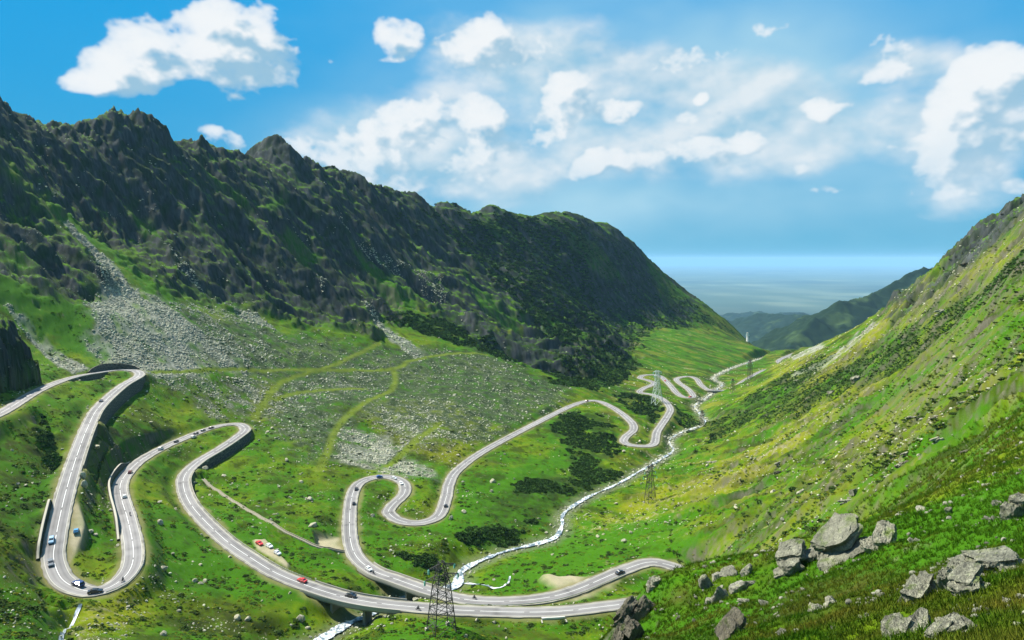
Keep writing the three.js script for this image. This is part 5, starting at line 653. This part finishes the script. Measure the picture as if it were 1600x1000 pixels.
function car(type, paint, label, group, x, y, z, dir, pitch = 0) {
  const T = TYPES[type], t = thing('car', label, 'car', group), pm = paintOf(paint), hw = T.W / 2;
  const ex = (pts, w, bev) => { const s = new THREE.Shape(pts.map((p) => new THREE.Vector2(...p))), g = new THREE.ExtrudeGeometry(s, { depth: w - 2 * bev, bevelEnabled: true, bevelSize: bev, bevelThickness: bev, bevelSegments: 2 }); g.translate(0, 0, -w / 2 + bev); return g; };
  mesh('body', ex(T.body, T.W, 0.07), pm, t);
  const by = T.body[2][1] + 0.02, [b0, b1] = T.belt, [r0, r1] = T.roof, ty = T.top, iw = hw * 0.94, tw = hw * 0.76;
  const quad = (a, b, c, d) => { const g = new THREE.BufferGeometry(); g.setAttribute('position', new THREE.Float32BufferAttribute([...a, ...b, ...c, ...a, ...c, ...d], 3)); g.computeVertexNormals(); return g; };
  const P = (X, Y, Z) => [X, Y, Z], lb = (X0, s) => P(X0, by, iw * s), lt = (X0, s) => P(X0, ty - 0.06, tw * s);
  mesh('windscreen', quad(lb(b1, -1), lb(b1, 1), lt(r1, 1), lt(r1, -1)), glassM, t); mesh('rear_window', quad(lb(b0, 1), lb(b0, -1), lt(r0, -1), lt(r0, 1)), glassM, t);
  for (const s of [-1, 1]) { mesh('side_window', s > 0 ? quad(lb(b0, 1), lb(b1, 1), lt(r1, 1), lt(r0, 1)).index ? null : quad(lb(b1, 1), lb(b0, 1), lt(r0, 1), lt(r1, 1)) : quad(lb(b0, -1), lb(b1, -1), lt(r1, -1), lt(r0, -1)), glassM, t);
    mesh('pillar', mergeGeometries([bar(V(...lb(b1, s)), V(...lt(r1, s)), 0.09), bar(V(...lb(b0, s)), V(...lt(r0, s)), 0.12), bar(V((b0 + b1) / 2 - 0.1, by, iw * s), V((r0 + r1) / 2, ty - 0.06, tw * s), 0.08)]), pm, t); }
  const rg = ex([[r0 - 0.06, ty - 0.09], [r0 + 0.1, ty], [r1 - 0.15, ty], [r1 + 0.06, ty - 0.09]], tw * 2 + 0.14, 0.04); mesh('roof', rg, pm, t);
  const wr = type === 'suv' ? 0.38 : 0.32, wg = new THREE.CylinderGeometry(wr, wr, 0.22, 20).rotateX(Math.PI / 2), rim = new THREE.CylinderGeometry(wr * 0.62, wr * 0.62, 0.24, 14).rotateX(Math.PI / 2);
  for (const a of [-1, 1]) for (const s of [-1, 1]) { const w = mesh('wheel', wg, tyreM, t); w.position.set(a * T.L * 0.305, wr, s * (hw - 0.08)); mesh('rim', rim, rimM, w); }
  for (const s of [-1, 1]) { const hl = mesh('headlight', new THREE.BoxGeometry(0.12, 0.15, 0.34), lampM, t); hl.position.set(T.L / 2 - 0.05, T.body[5][1] + 0.02, s * (hw - 0.3)); const tl = mesh('tail_light', new THREE.BoxGeometry(0.1, 0.2, 0.26), tailM, t); tl.position.set(-T.L / 2 + 0.02, T.body[1][1] - 0.04, s * (hw - 0.22));
    const mi = mesh('wing_mirror', new THREE.SphereGeometry(0.1, 8, 6).scale(0.7, 0.8, 1.2), pm, t); mi.position.set(b1 - 0.25, by + 0.12, s * (hw + 0.06)); }
  const bp = mesh('bumper', mergeGeometries([new THREE.BoxGeometry(0.1, 0.2, T.W * 0.9).translate(T.L / 2 + 0.02, 0.42, 0), new THREE.BoxGeometry(0.1, 0.2, T.W * 0.9).translate(-T.L / 2 - 0.02, 0.45, 0)]), trimM, t);
  t.position.set(x, y, z); t.rotation.set(0, dir, pitch, 'YXZ'); return t;
}
// one seated rider, one surface
const riderGeo = (() => {
  const N = 44, mc = new MarchingCubes(N, new THREE.MeshBasicMaterial(), false, false, 40000), S = 0.85, J = (x, y, z, q) => ({ p: V(x, y, z), q });
  const hip = J(-0.25, 0.0, 0, 0.15), chest = J(0.02, 0.42, 0, 0.17), neck = J(0.08, 0.58, 0, 0.07), head = J(0.13, 0.74, 0, 0.125), bones = [[hip, chest], [chest, neck], [neck, head]];
  for (const s of [-1, 1]) { const sh = J(0.05, 0.5, 0.17 * s, 0.075), el = J(0.3, 0.3, 0.27 * s, 0.055), ha = J(0.5, 0.24, 0.26 * s, 0.05), hp = J(-0.22, -0.02, 0.1 * s, 0.1), kn = J(0.2, -0.08, 0.2 * s, 0.075), an = J(-0.08, -0.42, 0.17 * s, 0.05), to = J(0.1, -0.47, 0.18 * s, 0.045); bones.push([chest, sh], [sh, el], [el, ha], [hp, kn], [kn, an], [an, to], [hip, hp]); }
  const q = V(), ab = V(); mc.isolation = 0;
  for (let z = 0; z < N; z++) for (let y = 0; y < N; y++) for (let x = 0; x < N; x++) {
    q.set((x / N * 2 - 1) * S, (y / N * 2 - 1) * S + 0.15, (z / N * 2 - 1) * S); let f = 0;
    for (const [a, b] of bones) { ab.copy(b.p).sub(a.p); const t = clamp(q.clone().sub(a.p).dot(ab) / ab.lengthSq()), d = q.distanceTo(a.p.clone().addScaledVector(ab, t)) - mix(a.q, b.q, t); f += Math.exp(-d * 32); }
    mc.field[z * N * N + y * N + x] = Math.log(f + 1e-30) / 32;
  }
  mc.update(); const n = mc.count, g = new THREE.BufferGeometry(), p = mc.positionArray.slice(0, n * 3); for (let i = 0; i < n; i++) { p[i * 3] *= S; p[i * 3 + 1] = p[i * 3 + 1] * S + 0.15; p[i * 3 + 2] *= S; }
  g.setAttribute('position', new THREE.BufferAttribute(p, 3)); const w = mergeVertices(g, 1e-4); w.computeVertexNormals(); return w;
})();
function motorbike(x, y, z, dir, lb, lp) {
  const t = thing('motorcycle', lb, 'motorcycle', 'motorcycles on the road'), m = std(0.03, 0.03, 0.032, 0.4);
  for (const s of [-0.7, 0.72]) { const w = mesh('wheel', new THREE.TorusGeometry(0.27, 0.06, 8, 20), tyreM, t); w.position.set(s, 0.33, 0); mesh('rim', new THREE.CylinderGeometry(0.08, 0.08, 0.12, 10).rotateX(Math.PI / 2), rimM, w); }
  const sh = new THREE.Shape([[-0.75, 0.78], [-0.2, 0.72], [0.0, 0.95], [0.35, 0.98], [0.5, 0.8], [0.3, 0.3], [-0.3, 0.28], [-0.45, 0.6]].map((p) => new THREE.Vector2(...p))), g = new THREE.ExtrudeGeometry(sh, { depth: 0.16, bevelEnabled: true, bevelSize: 0.04, bevelThickness: 0.05, bevelSegments: 2 }); g.translate(0, 0, -0.08);
  mesh('body', g, m, t); mesh('fork', mergeGeometries([bar(V(0.72, 0.33, 0.1), V(0.45, 1.02, 0.1), 0.05), bar(V(0.72, 0.33, -0.1), V(0.45, 1.02, -0.1), 0.05)]), rimM, t); mesh('handlebar', bar(V(0.42, 1.06, -0.36), V(0.42, 1.06, 0.36), 0.04), trimM, t);
  const hl = mesh('headlight', new THREE.SphereGeometry(0.1, 10, 8), lampM, t); hl.position.set(0.6, 0.92, 0);
  t.position.set(x, y, z); t.rotation.y = dir;
  const r = tag(mesh('person', riderGeo, std(0.03, 0.032, 0.04, 0.8)), lp, 'person', 'motorcycle riders'); r.position.set(x, y + 0.92, z); r.rotation.y = dir;
}
const white = [0.72, 0.72, 0.70], black = [0.012, 0.012, 0.014], red = [0.55, 0.02, 0.015], navy = [0.012, 0.025, 0.10], blue = [0.06, 0.28, 0.55], grey = [0.10, 0.11, 0.12], darkred = [0.16, 0.02, 0.02];
const cars = {
  0: ['hatch', [0.16, 0.30, 0.42], 'pale blue hatchback climbing the ramp beside the layby'], 1: ['sedan', grey, 'dark grey car entering the lowest hairpin'], 2: ['suv', navy, 'dark blue van rounding the inside of the lowest hairpin'], 3: ['sedan', black, 'black car in the middle of the lowest hairpin'], 5: ['hatch', white, 'white car on the climb between the first two hairpins'], 7: ['hatch', darkred, 'dark red car on the curved wall between the hairpins'], 8: ['sedan', black, 'black car near the top of the long ramp'], 9: ['suv', white, 'white van on the road above the drainage channel'], 10: ['hatch', black, 'black car right behind the white van'], 11: ['sedan', black, 'black car before the second hairpin, nearest the white van'], 12: ['hatch', grey, 'grey car in the queue before the second hairpin'], 13: ['sedan', black, 'black car closest to the second hairpin bend'],
  14: ['sedan', red, 'red car driving down toward the lower bridge'], 15: ['sedan', black, 'black car on the lower bridge'], 16: ['hatch', white, 'white car coming onto the upper bridge'], 18: ['sedan', black, 'dark car at the top of the middle straight'], 19: ['hatch', black, 'dark car halfway along the middle straight'], 20: ['hatch', [0.03, 0.10, 0.35], 'blue car on top of the middle hairpin'], 21: ['hatch', white, 'white car leaving the middle hairpin, first of two'], 22: ['sedan', white, 'white car leaving the middle hairpin, second of two'], 23: ['hatch', black, 'dark car on the bend after the middle hairpins'], 24: ['sedan', black, 'black car on the loop road near the knoll'], 27: ['hatch', darkred, 'dark red car on the crest of the long bend'], 28: ['hatch', red, 'tiny red car on the far hairpins, upper leg'], 29: ['hatch', red, 'tiny red car on the far hairpins, lowest turn'], 30: ['hatch', white, 'tiny white car past the far stream crossing'] };
const motoLabels = { 4: 'in the lowest hairpin', 6: 'on the climb after the lowest hairpin', 17: 'behind the white car at the upper bridge', 25: 'on the lower bridge road beside the pylon', 26: 'on the loop road behind the pylon' };
TRAFFIC.forEach(([kind, par, off], i) => {
  const k = roadAt(par), p = roadPts[k], s = roadSide[k], x = p.x + s.x * off, z = p.z + s.z * off, fwd = off > 0 ? 1 : -1, tx = s.z * fwd, tz = -s.x * fwd, dir = Math.atan2(-tz, tx), q = roadPts[Math.min(LAST, k + 1)], o = roadPts[Math.max(0, k - 1)], pitch = Math.atan2((q.y - o.y) * fwd, Math.hypot(q.x - o.x, q.z - o.z));
  if (kind === 'moto') motorbike(x, p.y + 0.02, z, dir, 'black motorcycle ' + motoLabels[i], 'person in dark clothing riding the motorcycle ' + motoLabels[i]);
  else car(cars[i][0], cars[i][1], cars[i][2], 'cars driving on the mountain road', x, p.y + 0.01, z, dir, pitch);
});
const parked = [['hatch', blue, 'bright blue car parked in the gravel layby', 1.45], ['sedan', red, 'red car parked in the narrow layby, first of three', 2.6], ['hatch', white, 'white car parked in the narrow layby next to the red one', 2.6], ['hatch', [0.6, 0.62, 0.64], 'silver white car parked last in the narrow layby', 2.6], ['suv', [0.55, 0.55, 0.5], 'pale van pulled over above the queue of cars', 0.6]];
PARKED.forEach(([x, z], i) => {
  let k = 0, bq = 1e9; roadPts.forEach((p, j) => { const q = (p.x - x) ** 2 + (p.z - z) ** 2; if (q < bq) { bq = q; k = j; } });
  const p = roadPts[k], s = roadSide[k], sd = Math.sign((x - p.x) * s.x + (z - p.z) * s.z) || 1, q = Math.max(i === 0 ? 8 : 5.6, Math.sqrt(bq)), X = i ? p.x + s.x * sd * q : x, Z = i ? p.z + s.z * sd * q : z;
  car(parked[i][0], parked[i][1], parked[i][2], 'cars parked beside the road', X, ground(X, Z) + 0.05, Z, Math.atan2(s.x, s.z) + (i === 0 ? Math.PI : 0));
});
renderer.render(scene, camera);
